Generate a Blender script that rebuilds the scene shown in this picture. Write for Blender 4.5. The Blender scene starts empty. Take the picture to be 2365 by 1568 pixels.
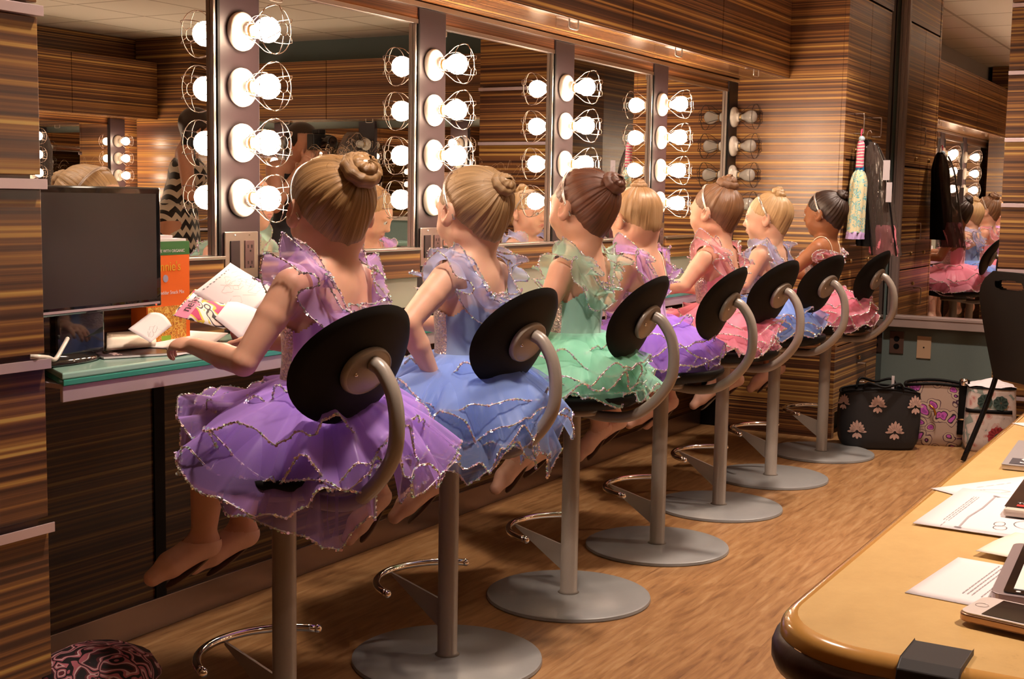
import bpy, math, random
import numpy as np
from mathutils import Vector, Matrix

# ------------------------------------------------------------------ camera
S = bpy.context.scene
COL = S.collection
CAM_F, CAM_H = 3005.0, 1.09
_yaw, _pit, _rol = math.radians(29.97), math.radians(-6.23), math.radians(0.96)
_f = Vector((math.cos(_yaw)*math.cos(_pit), math.sin(_yaw)*math.cos(_pit), math.sin(_pit)))
_r = _f.cross(Vector((0, 0, 1))).normalized()
_u = _r.cross(_f)
_r, _u = _r*math.cos(_rol)+_u*math.sin(_rol), -_r*math.sin(_rol)+_u*math.cos(_rol)
cam_data = bpy.data.cameras.new('camera')
cam = bpy.data.objects.new('camera', cam_data)
COL.objects.link(cam)
cam_data.sensor_width = 36.0
cam_data.lens = 36.0*CAM_F/2365.0
cam_data.clip_start = 0.05
_m = Matrix((( _r.x, _u.x, -_f.x, 0), (_r.y, _u.y, -_f.y, 0), (_r.z, _u.z, -_f.z, CAM_H), (0, 0, 0, 1)))
cam.matrix_world = _m
S.camera = cam
CAMP = Vector((0, 0, CAM_H))

def ray(px, py):
    return (_f*CAM_F+_r*(px-1182.5)-_u*(py-784.0)).normalized()
def on_z(px, py, z):
    d = ray(px, py); return CAMP+d*((z-CAM_H)/d.z)
def on_y(px, py, y):
    d = ray(px, py); return CAMP+d*(y/d.y)
def on_x(px, py, x):
    d = ray(px, py); return CAMP+d*(x/d.x)

# ------------------------------------------------------------------ world, exposure
W = bpy.data.worlds.new('world'); S.world = W; W.use_nodes = True
W.node_tree.nodes['Background'].inputs[0].default_value = (1.0, 0.8, 0.65, 1)
W.node_tree.nodes['Background'].inputs[1].default_value = 0.02
S.view_settings.view_transform = 'Standard'
S.view_settings.look = 'None'
S.view_settings.gamma = 1.0
S.view_settings.exposure = 0.25
S.cycles.max_bounces = 6
S.cycles.diffuse_bounces = 3
S.cycles.glossy_bounces = 4
S.cycles.transmission_bounces = 3
S.cycles.transparent_max_bounces = 14
S.cycles.use_light_tree = False
S.cycles.use_adaptive_sampling = True
S.cycles.adaptive_threshold = 0.02
S.cycles.sample_clamp_indirect = 4.0
S.cycles.sample_clamp_direct = 0.0

CEIL = 2.30
BULB_L = 88.0             # radiance of the lit vanity bulbs
BULB_C = (1.0, 0.72, 0.50)
def downlight_lamp(x, y, power, spread, name='ceiling_lamp_light'):
    l = bpy.data.lights.new(name, 'AREA'); l.shape = 'DISK'; l.size = 0.13
    l.energy = power; l.color = (1.0, 0.80, 0.66); l.spread = math.radians(spread)
    o = bpy.data.objects.new(name, l); COL.objects.link(o); o.location = (x, y, CEIL-0.012)
    return o
DOWN = [(2.0, 1.10, 16, 115), (3.8, 1.10, 19, 115), (5.5, 1.10, 17, 115), (1.6, -0.40, 13, 95), (4.4, -0.2, 27, 95), (7.0, -2.0, 14, 120)]
for x_, y_, p_, s_ in DOWN:
    downlight_lamp(x_, y_, p_, s_)

# ------------------------------------------------------------------ mesh helpers
def tag(o, label=None, cat=None, group=None, kind=None):
    if label: o['label'] = label
    if cat: o['category'] = cat
    if group: o['group'] = group
    if kind: o['kind'] = kind
    return o

def thing(name, loc=(0, 0, 0), rotz=0.0, label=None, cat=None, group=None):
    o = bpy.data.objects.new(name, None); COL.objects.link(o)
    o.empty_display_size = 0.1
    o.location = loc; o.rotation_euler = (0, 0, rotz)
    return tag(o, label, cat, group)

def world_of(o):
    m = Matrix.LocRotScale(o.location, o.rotation_euler.to_quaternion() if hasattr(o.rotation_euler, 'to_quaternion') else None, o.scale)
    return world_of(o.parent) @ m if o.parent else m

class MB:
    def __init__(s): s.v = []; s.f = []; s.m = []; s.uv = None
    def add(s, vs, fs, mi=0):
        b = len(s.v); s.v += [tuple(p) for p in vs]
        s.f += [tuple(b+i for i in q) for q in fs]; s.m += [mi]*len(fs); return s
    def box(s, x0, x1, y0, y1, z0, z1, mi=0):
        return s.add([(x0,y0,z0),(x1,y0,z0),(x1,y1,z0),(x0,y1,z0),(x0,y0,z1),(x1,y0,z1),(x1,y1,z1),(x0,y1,z1)],
                     [(0,3,2,1),(4,5,6,7),(0,1,5,4),(1,2,6,5),(2,3,7,6),(3,0,4,7)], mi)
    def prism(s, poly, z0, z1, mi=0):
        n = len(poly)
        return s.add([(p[0],p[1],z0) for p in poly]+[(p[0],p[1],z1) for p in poly],
                     [tuple(range(n-1,-1,-1)), tuple(range(n,2*n))]+[(i,(i+1)%n,n+(i+1)%n,n+i) for i in range(n)], mi)
    def tube(s, pts, r, n=8, closed=False, mi=0, cap=True):
        P = [Vector(p) for p in pts]; N = len(P)
        rs = r if isinstance(r, (list, tuple)) else [r]*N
        vs = []; up = None
        for i in range(N):
            if closed: t = P[(i+1)%N]-P[i-1]
            else: t = P[min(i+1,N-1)]-P[max(i-1,0)]
            t.normalize()
            if up is None:
                a = Vector((0,0,1)) if abs(t.z) < .9 else Vector((1,0,0))
                up = (a-t*a.dot(t)).normalized()
            else:
                up = (up-t*up.dot(t))
                up = up.normalized() if up.length > 1e-6 else t.orthogonal().normalized()
            w = t.cross(up)
            for k in range(n):
                a = 2*math.pi*k/n
                vs.append(P[i]+(up*math.cos(a)+w*math.sin(a))*rs[i])
        fs = []
        for i in range(N if closed else N-1):
            for k in range(n):
                a, b = i*n+k, i*n+(k+1)%n; c = ((i+1)%N)*n
                fs.append((a, b, c+(k+1)%n, c+k))
        if not closed and cap:
            fs.append(tuple(range(n-1,-1,-1))); fs.append(tuple((N-1)*n+k for k in range(n)))
        return s.add(vs, fs, mi)
    def lathe(s, prof, c=(0,0,0), ax=(0,0,1), n=24, mi=0, caps=True):
        ax = Vector(ax).normalized(); u = ax.orthogonal().normalized(); w = ax.cross(u); c = Vector(c)
        vs = []
        for (r, h) in prof:
            for k in range(n):
                a = 2*math.pi*k/n
                vs.append(c+ax*h+(u*math.cos(a)+w*math.sin(a))*r)
        fs = []
        for i in range(len(prof)-1):
            for k in range(n):
                fs.append((i*n+k, i*n+(k+1)%n, (i+1)*n+(k+1)%n, (i+1)*n+k))
        if caps:
            fs.append(tuple(range(n-1,-1,-1))); fs.append(tuple((len(prof)-1)*n+k for k in range(n)))
        return s.add(vs, fs, mi)
    def grid(s, nu, nv, fn, cu=False, cv=False, mi=0):
        vs = [fn(i/(nu if cu else nu-1), j/(nv if cv else nv-1)) for j in range(nv) for i in range(nu)]
        fs = []
        for j in range(nv if cv else nv-1):
            for i in range(nu if cu else nu-1):
                a = j*nu+i; b = j*nu+(i+1)%nu; j2 = (j+1)%nv
                fs.append((a, b, j2*nu+(i+1)%nu, j2*nu+i))
        return s.add(vs, fs, mi)
    def ell(s, c, r, n=16, m=10, mi=0, R=None):
        c = Vector(c); r = (r,)*3 if not isinstance(r, (tuple, list)) else r
        def fn(u, v):
            a = u*2*math.pi; b = (v-.5)*math.pi*.998
            p = Vector((r[0]*math.cos(b)*math.cos(a), r[1]*math.cos(b)*math.sin(a), r[2]*math.sin(b)))
            return c+((R @ p) if R else p)
        return s.grid(n, m, fn, cu=True, mi=mi)
    def xf(s, M, start=0):
        for i in range(start, len(s.v)): s.v[i] = tuple(M @ Vector(s.v[i]))
        return s
    def build(s, name, mats, parent=None, world=False, smooth=False, bevel=0, sub=0, solid=0, label=None):
        me = bpy.data.meshes.new(name)
        vs = s.v
        if world and parent is not None:
            inv = world_of(parent).inverted(); vs = [tuple(inv @ Vector(p)) for p in vs]
        me.from_pydata([tuple(p) for p in vs], [], s.f)
        mats = mats if isinstance(mats, (list, tuple)) else [mats]
        for mm in mats: me.materials.append(mm)
        if len(mats) > 1: me.polygons.foreach_set('material_index', s.m)
        if smooth: me.polygons.foreach_set('use_smooth', [True]*len(me.polygons))
        me.validate(); me.update()
        o = bpy.data.objects.new(name, me); COL.objects.link(o)
        if parent is not None: o.parent = parent
        if solid:
            q = o.modifiers.new('solid', 'SOLIDIFY'); q.thickness = solid; q.offset = 0
        if bevel:
            q = o.modifiers.new('bevel', 'BEVEL'); q.width = bevel; q.segments = 2; q.limit_method = 'ANGLE'
            q.angle_limit = math.radians(40); q.harden_normals = False
        if sub:
            q = o.modifiers.new('sub', 'SUBSURF'); q.levels = sub; q.render_levels = sub
        if label: o['label'] = label
        return o

def np_mesh(name, V, F, mats, parent=None, smooth=True, midx=None, uv=None):
    me = bpy.data.meshes.new(name)
    V = np.asarray(V, dtype=np.float32); F = np.asarray(F, dtype=np.int32)
    me.vertices.add(len(V)); me.vertices.foreach_set('co', V.ravel())
    k = F.shape[1]
    me.loops.add(F.size); me.loops.foreach_set('vertex_index', F.ravel())
    me.polygons.add(len(F)); me.polygons.foreach_set('loop_start', np.arange(0, F.size, k, dtype=np.int32))
    try: me.polygons.foreach_set('loop_total', np.full(len(F), k, dtype=np.int32))
    except Exception: pass
    if uv is not None:
        l = me.uv_layers.new(name='UVMap'); l.data.foreach_set('uv', np.asarray(uv, dtype=np.float32)[F.ravel()].ravel())
    for mm in (mats if isinstance(mats, (list, tuple)) else [mats]): me.materials.append(mm)
    if midx is not None: me.polygons.foreach_set('material_index', np.asarray(midx, dtype=np.int32))
    if smooth: me.polygons.foreach_set('use_smooth', np.ones(len(F), dtype=bool))
    me.update(calc_edges=True); me.validate()
    o = bpy.data.objects.new(name, me); COL.objects.link(o)
    if parent is not None: o.parent = parent
    return o

def copy_tree(o, parent=None):
    c = o.copy(); COL.objects.link(c); c.parent = parent
    for ch in list(o.children): copy_tree(ch, c)
    return c

def arc(c, r, a0, a1, n, z=0.0):
    return [(c[0]+r*math.cos(a0+(a1-a0)*i/(n-1)), c[1]+r*math.sin(a0+(a1-a0)*i/(n-1)), z) for i in range(n)]
def smooth_path(pts, n=6):
    P = [Vector(p) for p in pts]; out = []
    for i in range(len(P)-1):
        p0, p1, p2, p3 = P[max(i-1,0)], P[i], P[i+1], P[min(i+2,len(P)-1)]
        for k in range(n):
            t = k/n
            out.append(.5*((2*p1)+(p2-p0)*t+(2*p0-5*p1+4*p2-p3)*t*t+(3*p1-p0-3*p2+p3)*t**3))
    out.append(P[-1]); return out
_fontcache = {}
def text_mb(txt, size, mb, M, mi=0, extrude=0.0002):
    """adds the outline of a word, laid in the xy plane of M, to a mesh builder"""
    cu = bpy.data.curves.new('t', 'FONT'); cu.body = txt; cu.size = size; cu.extrude = extrude
    cu.align_x = 'CENTER'; cu.align_y = 'CENTER'; cu.resolution_u = 3
    o = bpy.data.objects.new('t', cu); COL.objects.link(o)
    dg = bpy.context.evaluated_depsgraph_get(); dg.update()
    me = bpy.data.meshes.new_from_object(o.evaluated_get(dg))
    mb.add([M @ v.co for v in me.vertices], [tuple(p.vertices) for p in me.polygons], mi)
    bpy.data.objects.remove(o); bpy.data.curves.remove(cu); bpy.data.meshes.remove(me)

# ------------------------------------------------------------------ materials
def nmat(name):
    m = bpy.data.materials.new(name); m.use_nodes = True
    nt = m.node_tree; return m, nt, nt.nodes['Principled BSDF']
def L(nt, a, b): nt.links.new(a, b)
def N(nt, t, **kw):
    n = nt.nodes.new(t)
    for k, v in kw.items(): setattr(n, k, v)
    return n
def pmat(name, col, rough=.5, metal=0.0, coat=0.0, spec=.5, sub=0.0, noise=0.0, nscale=30, bump=0.0, sheen=0.0, emit=None, es=0):
    m, nt, b = nmat(name)
    b.inputs['Base Color'].default_value = (*col, 1); b.inputs['Roughness'].default_value = rough
    b.inputs['Metallic'].default_value = metal; b.inputs['Coat Weight'].default_value = coat
    b.inputs['Specular IOR Level'].default_value = spec
    if sub:
        b.inputs['Subsurface Weight'].default_value = sub; b.inputs['Subsurface Radius'].default_value = (1, .35, .2)
        b.inputs['Subsurface Scale'].default_value = .008
    if sheen: b.inputs['Sheen Weight'].default_value = sheen
    if emit: b.inputs['Emission Color'].default_value = (*emit, 1); b.inputs['Emission Strength'].default_value = es
    if noise or bump:
        tc = N(nt, 'ShaderNodeTexCoord'); no = N(nt, 'ShaderNodeTexNoise'); no.inputs['Scale'].default_value = nscale
        no.inputs['Detail'].default_value = 4; L(nt, tc.outputs['Object'], no.inputs['Vector'])
        if noise:
            mx = N(nt, 'ShaderNodeMix', data_type='RGBA'); mx.inputs[6].default_value = (*[c*(1-noise) for c in col], 1)
            mx.inputs[7].default_value = (*[min(1, c*(1+noise)) for c in col], 1)
            L(nt, no.outputs['Fac'], mx.inputs[0]); L(nt, mx.outputs[2], b.inputs['Base Color'])
        if bump:
            bp = N(nt, 'ShaderNodeBump'); bp.inputs['Strength'].default_value = bump; bp.inputs['Distance'].default_value = .002
            L(nt, no.outputs['Fac'], bp.inputs['Height']); L(nt, bp.outputs['Normal'], b.inputs['Normal'])
    return m
def ramp(nt, stops, interp='LINEAR'):
    r = N(nt, 'ShaderNodeValToRGB'); cr = r.color_ramp; cr.interpolation = interp
    while len(cr.elements) < len(stops): cr.elements.new(.5)
    for e, (p, c) in zip(cr.elements, stops): e.position = p; e.color = (*c, 1)
    return r
def zebra(name, axis='Z', freq=1.0, rough=.28, gain=1.0, seed=0.0):
    """reconstituted zebrano laminate: stripes run level, so colour changes with height (or with depth on undersides)"""
    m, nt, b = nmat(name)
    g = N(nt, 'ShaderNodeNewGeometry'); s = N(nt, 'ShaderNodeSeparateXYZ'); L(nt, g.outputs['Position'], s.inputs[0])
    def lin(a, k, off=0.0):
        q = N(nt, 'ShaderNodeMath', operation='MULTIPLY_ADD'); L(nt, s.outputs[a], q.inputs[0])
        q.inputs[1].default_value = k; q.inputs[2].default_value = off; return q.outputs[0]
    def noise(fz, fl, off, det=2.0):
        c = N(nt, 'ShaderNodeCombineXYZ')
        if axis == 'Z': L(nt, lin(0, fl), c.inputs[0]); L(nt, lin(1, fl), c.inputs[1]); L(nt, lin(2, fz, off), c.inputs[2])
        else: L(nt, lin(0, fl), c.inputs[0]); L(nt, lin(2, fl), c.inputs[1]); L(nt, lin(1, fz, off), c.inputs[2])
        n = N(nt, 'ShaderNodeTexNoise'); n.inputs['Scale'].default_value = 1; n.inputs['Detail'].default_value = det
        L(nt, c.outputs[0], n.inputs['Vector']); return n.outputs['Fac']
    a = noise(118*freq, .12, 3.1+seed, 1.5); c2 = noise(300*freq, .3, 9.7+seed, 2.0); w = noise(20*freq, .06, 5+seed, 1)
    q = N(nt, 'ShaderNodeMath', operation='MULTIPLY_ADD'); L(nt, c2, q.inputs[0]); q.inputs[1].default_value = .42
    L(nt, a, q.inputs[2])
    q2 = N(nt, 'ShaderNodeMath', operation='MULTIPLY_ADD'); L(nt, w, q2.inputs[0]); q2.inputs[1].default_value = .30; L(nt, q.outputs[0], q2.inputs[2])
    k = gain
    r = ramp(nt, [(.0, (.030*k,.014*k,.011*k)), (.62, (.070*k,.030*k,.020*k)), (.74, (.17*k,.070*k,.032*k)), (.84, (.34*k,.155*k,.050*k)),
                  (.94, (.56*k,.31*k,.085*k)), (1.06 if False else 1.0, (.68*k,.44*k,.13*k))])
    mr = N(nt, 'ShaderNodeMapRange'); mr.inputs[1].default_value = .45; mr.inputs[2].default_value = 1.2
    mr.inputs[3].default_value = .34; mr.inputs[4].default_value = 1.12
    L(nt, q2.outputs[0], mr.inputs[0]); L(nt, mr.outputs[0], r.inputs[0])
    L(nt, r.outputs[0], b.inputs['Base Color']); b.inputs['Roughness'].default_value = rough
    b.inputs['Specular IOR Level'].default_value = .45
    return m
M = {}
M['zebra'] = zebra('zebrano_laminate')
M['zebra_shaded'] = zebra('zebrano_painted_shade', gain=.32, seed=6.1, rough=.35)  # same laminate, colour darkened to paint in the shade under the counter
M['zebra_wide'] = zebra('zebrano_laminate_wide', freq=.66, gain=.72, seed=2.2, rough=.3)
M['zebra_under'] = zebra('zebrano_laminate_underside', axis='Y', freq=.9, rough=.2)
M['steel'] = pmat('brushed_steel', (.62,.56,.52), .28, 1.0)
M['mirror_frame'] = pmat('mirror_frame_metal', (.36,.29,.27), .34, .35)
M['card'] = pmat('grey_card', (.48,.43,.46), .6)
M['chrome'] = pmat('chrome', (.85,.8,.76), .08, 1.0)
M['alu'] = pmat('aluminium_edge', (.62,.50,.53), .34, .45)
M['black_panel'] = pmat('black_light_panel', (.020,.011,.013), .42, spec=.35, noise=.1, nscale=60)
M['black'] = pmat('black_plastic', (.006,.0055,.0055), .55, spec=.12)
M['gloss_black'] = pmat('gloss_black', (.006,.006,.007), .06, coat=.6)
M['screen'] = pmat('monitor_screen', (.02,.016,.016), .30, spec=.6)
M['mirror'] = pmat('mirror_glass', (.86,.85,.83), .004, 1.0)
M['porcelain'] = pmat('porcelain', (.78,.72,.64), .22, coat=.4)
M['brass'] = pmat('socket_brass', (.7,.5,.25), .3, 1.0)
M['ceiling'] = None
M['wire'] = pmat('plated_wire', (.42,.34,.30), .22, 1.0)
M['ribbon'] = pmat('silvery_ribbon', (.55,.46,.46), .35, .35)
M['skin'] = None
def bulb_mat(name, on):
    m, nt, b = nmat(name)
    if on:
        nt.nodes.remove(b); e = N(nt, 'ShaderNodeEmission'); e.inputs[0].default_value = (*BULB_C, 1); e.inputs[1].default_value = BULB_L
        L(nt, e.outputs[0], nt.nodes['Material Output'].inputs[0])
    else:
        b.inputs['Base Color'].default_value = (.86,.82,.76,1); b.inputs['Roughness'].default_value = .12
        b.inputs['Transmission Weight'].default_value = .55; b.inputs['Subsurface Weight'].default_value = .0
    return m
M['bulb_on'] = bulb_mat('lit_bulb', True); M['bulb_off'] = bulb_mat('unlit_bulb', False)
M['glass_counter'] = None
m, nt, b = nmat('frosted_teal_glass')
b.inputs['Base Color'].default_value = (.33,.56,.48,1); b.inputs['Roughness'].default_value = .22
b.inputs['Coat Weight'].default_value = .5; b.inputs['Coat Roughness'].default_value = .12
b.inputs['Transmission Weight'].default_value = .0
M['glass_counter'] = m
m, nt, b = nmat('green_glass_edge')
b.inputs['Base Color'].default_value = (.05,.30,.23,1); b.inputs['Roughness'].default_value = .08; M['glass_edge'] = m
# floor
m, nt, b = nmat('wood_plank_floor')
g = N(nt, 'ShaderNodeNewGeometry')
br = N(nt, 'ShaderNodeTexBrick'); br.inputs['Scale'].default_value = 1; br.inputs['Brick Width'].default_value = 1.2
br.inputs['Row Height'].default_value = .125; br.inputs['Mortar Size'].default_value = .0012; br.inputs['Mortar Smooth'].default_value = .3
br.inputs['Color1'].default_value = (.30,.30,.30,1); br.inputs['Color2'].default_value = (.72,.72,.72,1); br.inputs['Mortar'].default_value = (.12,.12,.12,1)
L(nt, g.outputs['Position'], br.inputs['Vector'])
mp = N(nt, 'ShaderNodeMapping'); mp.inputs['Scale'].default_value = (6.5, 52, 1); L(nt, g.outputs['Position'], mp.inputs[0])
no = N(nt, 'ShaderNodeTexNoise'); no.inputs['Scale'].default_value = 1; no.inputs['Detail'].default_value = 7; no.inputs['Roughness'].default_value = .62
no.inputs['Distortion'].default_value = .6; L(nt, mp.outputs[0], no.inputs['Vector'])
mx = N(nt, 'ShaderNodeMath', operation='MULTIPLY_ADD'); L(nt, br.outputs['Color'], mx.inputs[0]); mx.inputs[1].default_value = .22; L(nt, no.outputs['Fac'], mx.inputs[2])
r = ramp(nt, [(.32,(.10,.044,.018)), (.50,(.205,.098,.036)), (.64,(.275,.140,.054)), (.82,(.35,.205,.092))])
L(nt, mx.outputs[0], r.inputs[0]); L(nt, r.outputs[0], b.inputs['Base Color']); b.inputs['Roughness'].default_value = .36
bp = N(nt, 'ShaderNodeBump'); bp.inputs['Strength'].default_value = .12; bp.inputs['Distance'].default_value = .001
L(nt, no.outputs['Fac'], bp.inputs['Height']); L(nt, bp.outputs[0], b.inputs['Normal'])
M['floor'] = m
# ceiling tiles
m, nt, b = nmat('acoustic_ceiling_tiles')
g = N(nt, 'ShaderNodeNewGeometry'); br = N(nt, 'ShaderNodeTexBrick'); br.offset = 0; br.inputs['Scale'].default_value = 1
br.inputs['Brick Width'].default_value = .61; br.inputs['Row Height'].default_value = .61; br.inputs['Mortar Size'].default_value = .011
br.inputs['Color1'].default_value = (.88,.82,.74,1); br.inputs['Color2'].default_value = (.84,.78,.70,1); br.inputs['Mortar'].default_value = (.5,.43,.36,1)
L(nt, g.outputs['Position'], br.inputs['Vector']); L(nt, br.outputs['Color'], b.inputs['Base Color']); b.inputs['Roughness'].default_value = .9
M['ceiling'] = m
M['teal_wall'] = pmat('teal_paint', (.165,.215,.205), .6, noise=.05, nscale=80)
M['soffit'] = pmat('painted_soffit', (.45,.40,.36), .8)
M['stool_metal'] = pmat('taupe_powder_coat', (.29,.25,.215), .34, 0.1, noise=.05, nscale=200, bump=.05)
M['stool_base'] = pmat('grey_powder_coat', (.225,.225,.222), .34, 0.1, noise=.05, nscale=60)
M['white_paper'] = pmat('white_paper', (.76,.69,.71), .75)
M['cream_paper'] = pmat('cream_paper', (.84,.74,.62), .8)
M['ink'] = pmat('printed_ink', (.06,.05,.06), .7)
M['pencil'] = pmat('pencil_line', (.45,.28,.30), .8)
M['grey_ink'] = pmat('grey_print', (.36,.32,.34), .8)
def skin_mat(name, col, rough=.5):
    m = pmat(name, col, rough, spec=.35, sub=.25, noise=.06, nscale=35, bump=.03); return m
def hair_mat(name, c0, c1):
    m, nt, b = nmat(name)
    uv = N(nt, 'ShaderNodeUVMap'); mp = N(nt, 'ShaderNodeMapping'); mp.inputs['Scale'].default_value = (110, 1.6, 1)
    L(nt, uv.outputs[0], mp.inputs[0]); no = N(nt, 'ShaderNodeTexNoise'); no.inputs['Scale'].default_value = 1; no.inputs['Detail'].default_value = 4
    no.inputs['Roughness'].default_value = .7; L(nt, mp.outputs[0], no.inputs['Vector'])
    r = ramp(nt, [(.3, c0), (.52, tuple((a+b_)/2 for a, b_ in zip(c0, c1))), (.72, c1)])
    mp2 = N(nt, 'ShaderNodeMapping'); mp2.inputs['Scale'].default_value = (620, 3.0, 1); L(nt, uv.outputs[0], mp2.inputs[0])
    n2 = N(nt, 'ShaderNodeTexNoise'); n2.inputs['Scale'].default_value = 1; n2.inputs['Detail'].default_value = 2; L(nt, mp2.outputs[0], n2.inputs['Vector'])
    av = N(nt, 'ShaderNodeMath', operation='MULTIPLY_ADD'); L(nt, n2.outputs['Fac'], av.inputs[0]); av.inputs[1].default_value = .55
    hf = N(nt, 'ShaderNodeMath', operation='MULTIPLY_ADD'); L(nt, no.outputs['Fac'], hf.inputs[0]); hf.inputs[1].default_value = .75; hf.inputs[2].default_value = -.15
    L(nt, hf.outputs[0], av.inputs[2]); L(nt, av.outputs[0], r.inputs[0]); L(nt, r.outputs[0], b.inputs['Base Color'])
    b.inputs['Roughness'].default_value = .38; b.inputs['Specular IOR Level'].default_value = .6
    b.inputs['Anisotropic'].default_value = .6
    bp = N(nt, 'ShaderNodeBump'); bp.inputs['Strength'].default_value = .55; bp.inputs['Distance'].default_value = .0012
    L(nt, av.outputs[0], bp.inputs['Height']); L(nt, bp.outputs[0], b.inputs['Normal'])
    return m
def tulle(name, col, alpha=.5):
    m, nt, b = nmat(name); nt.nodes.remove(b)
    d = N(nt, 'ShaderNodeBsdfDiffuse'); d.inputs[0].default_value = (*col, 1)
    t = N(nt, 'ShaderNodeBsdfTranslucent'); t.inputs[0].default_value = (*col, 1)
    gl = N(nt, 'ShaderNodeBsdfGlossy'); gl.inputs[0].default_value = (*[min(1, c*.4+.5) for c in col], 1); gl.inputs[1].default_value = .35
    a1 = N(nt, 'ShaderNodeMixShader'); a1.inputs[0].default_value = .42; L(nt, d.outputs[0], a1.inputs[1]); L(nt, t.outputs[0], a1.inputs[2])
    a2 = N(nt, 'ShaderNodeMixShader'); a2.inputs[0].default_value = .025; L(nt, a1.outputs[0], a2.inputs[1]); L(nt, gl.outputs[0], a2.inputs[2])
    tr = N(nt, 'ShaderNodeBsdfTransparent')
    lw = N(nt, 'ShaderNodeLayerWeight'); lw.inputs[0].default_value = .45
    mr = N(nt, 'ShaderNodeMapRange'); mr.inputs[3].default_value = alpha; mr.inputs[4].default_value = min(1, alpha+.45); L(nt, lw.outputs['Facing'], mr.inputs[0])
    a3 = N(nt, 'ShaderNodeMixShader'); L(nt, mr.outputs[0], a3.inputs[0]); L(nt, tr.outputs[0], a3.inputs[1]); L(nt, a2.outputs[0], a3.inputs[2])
    L(nt, a3.outputs[0], nt.nodes['Material Output'].inputs[0]); return m
def sequin(name, base, vivid=.5):
    m, nt, b = nmat(name)
    g = N(nt, 'ShaderNodeNewGeometry'); h = N(nt, 'ShaderNodeHueSaturation')
    c = N(nt, 'ShaderNodeCombineColor', mode='HSV'); L(nt, g.outputs['Random Per Island'], c.inputs[0]); c.inputs[1].default_value = .75; c.inputs[2].default_value = 1
    mx = N(nt, 'ShaderNodeMix', data_type='RGBA'); mx.inputs[0].default_value = vivid; mx.inputs[6].default_value = (*base, 1); L(nt, c.outputs[0], mx.inputs[7])
    L(nt, mx.outputs[2], b.inputs['Base Color']); b.inputs['Metallic'].default_value = .45; b.inputs['Roughness'].default_value = .14; b.inputs['Coat Weight'].default_value = .5
    return m
M['sequin'] = sequin('holographic_sequins', (.95,.90,.90), .42)
M['sequin_dense'] = None
m, nt, b = nmat('sequinned_lace')
tc = N(nt, 'ShaderNodeTexCoord'); vo = N(nt, 'ShaderNodeTexVoronoi'); vo.inputs['Scale'].default_value = 210; L(nt, tc.outputs['Object'], vo.inputs['Vector'])
r = ramp(nt, [(.0,(.9,.8,.8)), (.35,(.75,.55,.5)), (.7,(.5,.4,.45)), (1,(.95,.85,.7))]); L(nt, vo.outputs['Color'], r.inputs[0])
L(nt, r.outputs[0], b.inputs['Base Color']); b.inputs['Metallic'].default_value = .55; b.inputs['Roughness'].default_value = .25
nm = N(nt, 'ShaderNodeBump'); nm.inputs['Strength'].default_value = .9; nm.inputs['Distance'].default_value = .003; L(nt, vo.outputs['Distance'], nm.inputs['Height']); L(nt, nm.outputs[0], b.inputs['Normal'])
M['sequin_dense'] = m
M['shoe'] = pmat('ballet_slipper_leather', (.70,.42,.31), .5, noise=.1, nscale=60)
M['suede'] = pmat('suede_sole', (.16,.11,.07), .9)
M['lips'] = pmat('lips', (.60,.23,.19), .4)
M['eye_white'] = pmat('eye_white', (.8,.78,.76), .15)
M['iris'] = pmat('iris', (.07,.04,.025), .1)
M['brow'] = pmat('brow_hair', (.20,.11,.06), .7)
M['strap'] = pmat('clear_strap', (.85,.72,.55), .2)

M['backsplash'] = pmat('grey_backsplash', (.36,.34,.28), .35, .2)

# ------------------------------------------------------------------ the room shell
MW = 2.212    # mirror glass plane
CW = 2.200    # front of the light columns
COLX = [2.462+.8495*k for k in range(5)]
COLZ = [1.4805, 1.3462, 1.2119, 1.0776]
PX = 5.905    # striped side panel that closes the counter
HW = .0715    # half width of a column
BK = MW+.0115
X0, X1, Y0, Y1 = -1.6, 6.86, -3.55, 2.345
X2 = 8.3           # the room widens past the far drawer tower
def struct(name, mb, m, **kw):
    o = mb.build(name, m, **kw); o['kind'] = 'structure'; return o
struct('floor', MB().box(X0-.1, X2+.1, Y0-.1, Y1+.1, -.05, 0), M['floor'])
struct('ceiling', MB().box(X0-.1, X2+.1, Y0-.1, Y1+.1, CEIL, CEIL+.05), M['ceiling'])
# mirror wall: laminate cladding below with the counter's shade put into its colour, laminate above, painted soffit on top
struct('wall_left', MB().box(X0-.1, X1+.1, Y1, Y1+.1, 0, .70, 1).box(X0-.1, X1+.1, MW+.012, Y1+.1, .70, 1.75, 0), [M['zebra'], M['zebra_shaded']])
struct('wall_soffit', MB().box(X0-.1, X1+.1, MW+.012, Y1+.1, 1.75, CEIL), M['soffit'])
struct('wall_end', MB().box(X1, X1+.1, .56, Y1, 0, CEIL), M['teal_wall'])
struct('wall_return', MB().box(X1+.1, X2+.1, .56, .66, 0, CEIL), M['teal_wall'])
struct('wall_far', MB().box(X2, X2+.1, Y0, .56, 0, CEIL), M['teal_wall'])
struct('wall_back', MB().box(X0-.1, X0, Y0, Y1, 0, CEIL), M['zebra'])
struct('wall_right', MB().box(X0-.1, X2+.1, Y0-.1, Y0, 0, CEIL), M['zebra'])
struct('baseboard_left', MB().box(1.56, 5.90, Y1-.012, Y1-.0005, .0, .081), pmat('steel_kick_plate', (.30,.22,.19), .24, .85), bevel=.002)


# black joints in the cladding below the counter
struct('trim_1', MB().box(2.30, 2.335, Y1-.006, Y1-.0003, .081, .715), M['black'])
struct('trim_2', MB().box(4.30, 4.335, Y1-.006, Y1-.0003, .081, .715), M['black'])
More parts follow.
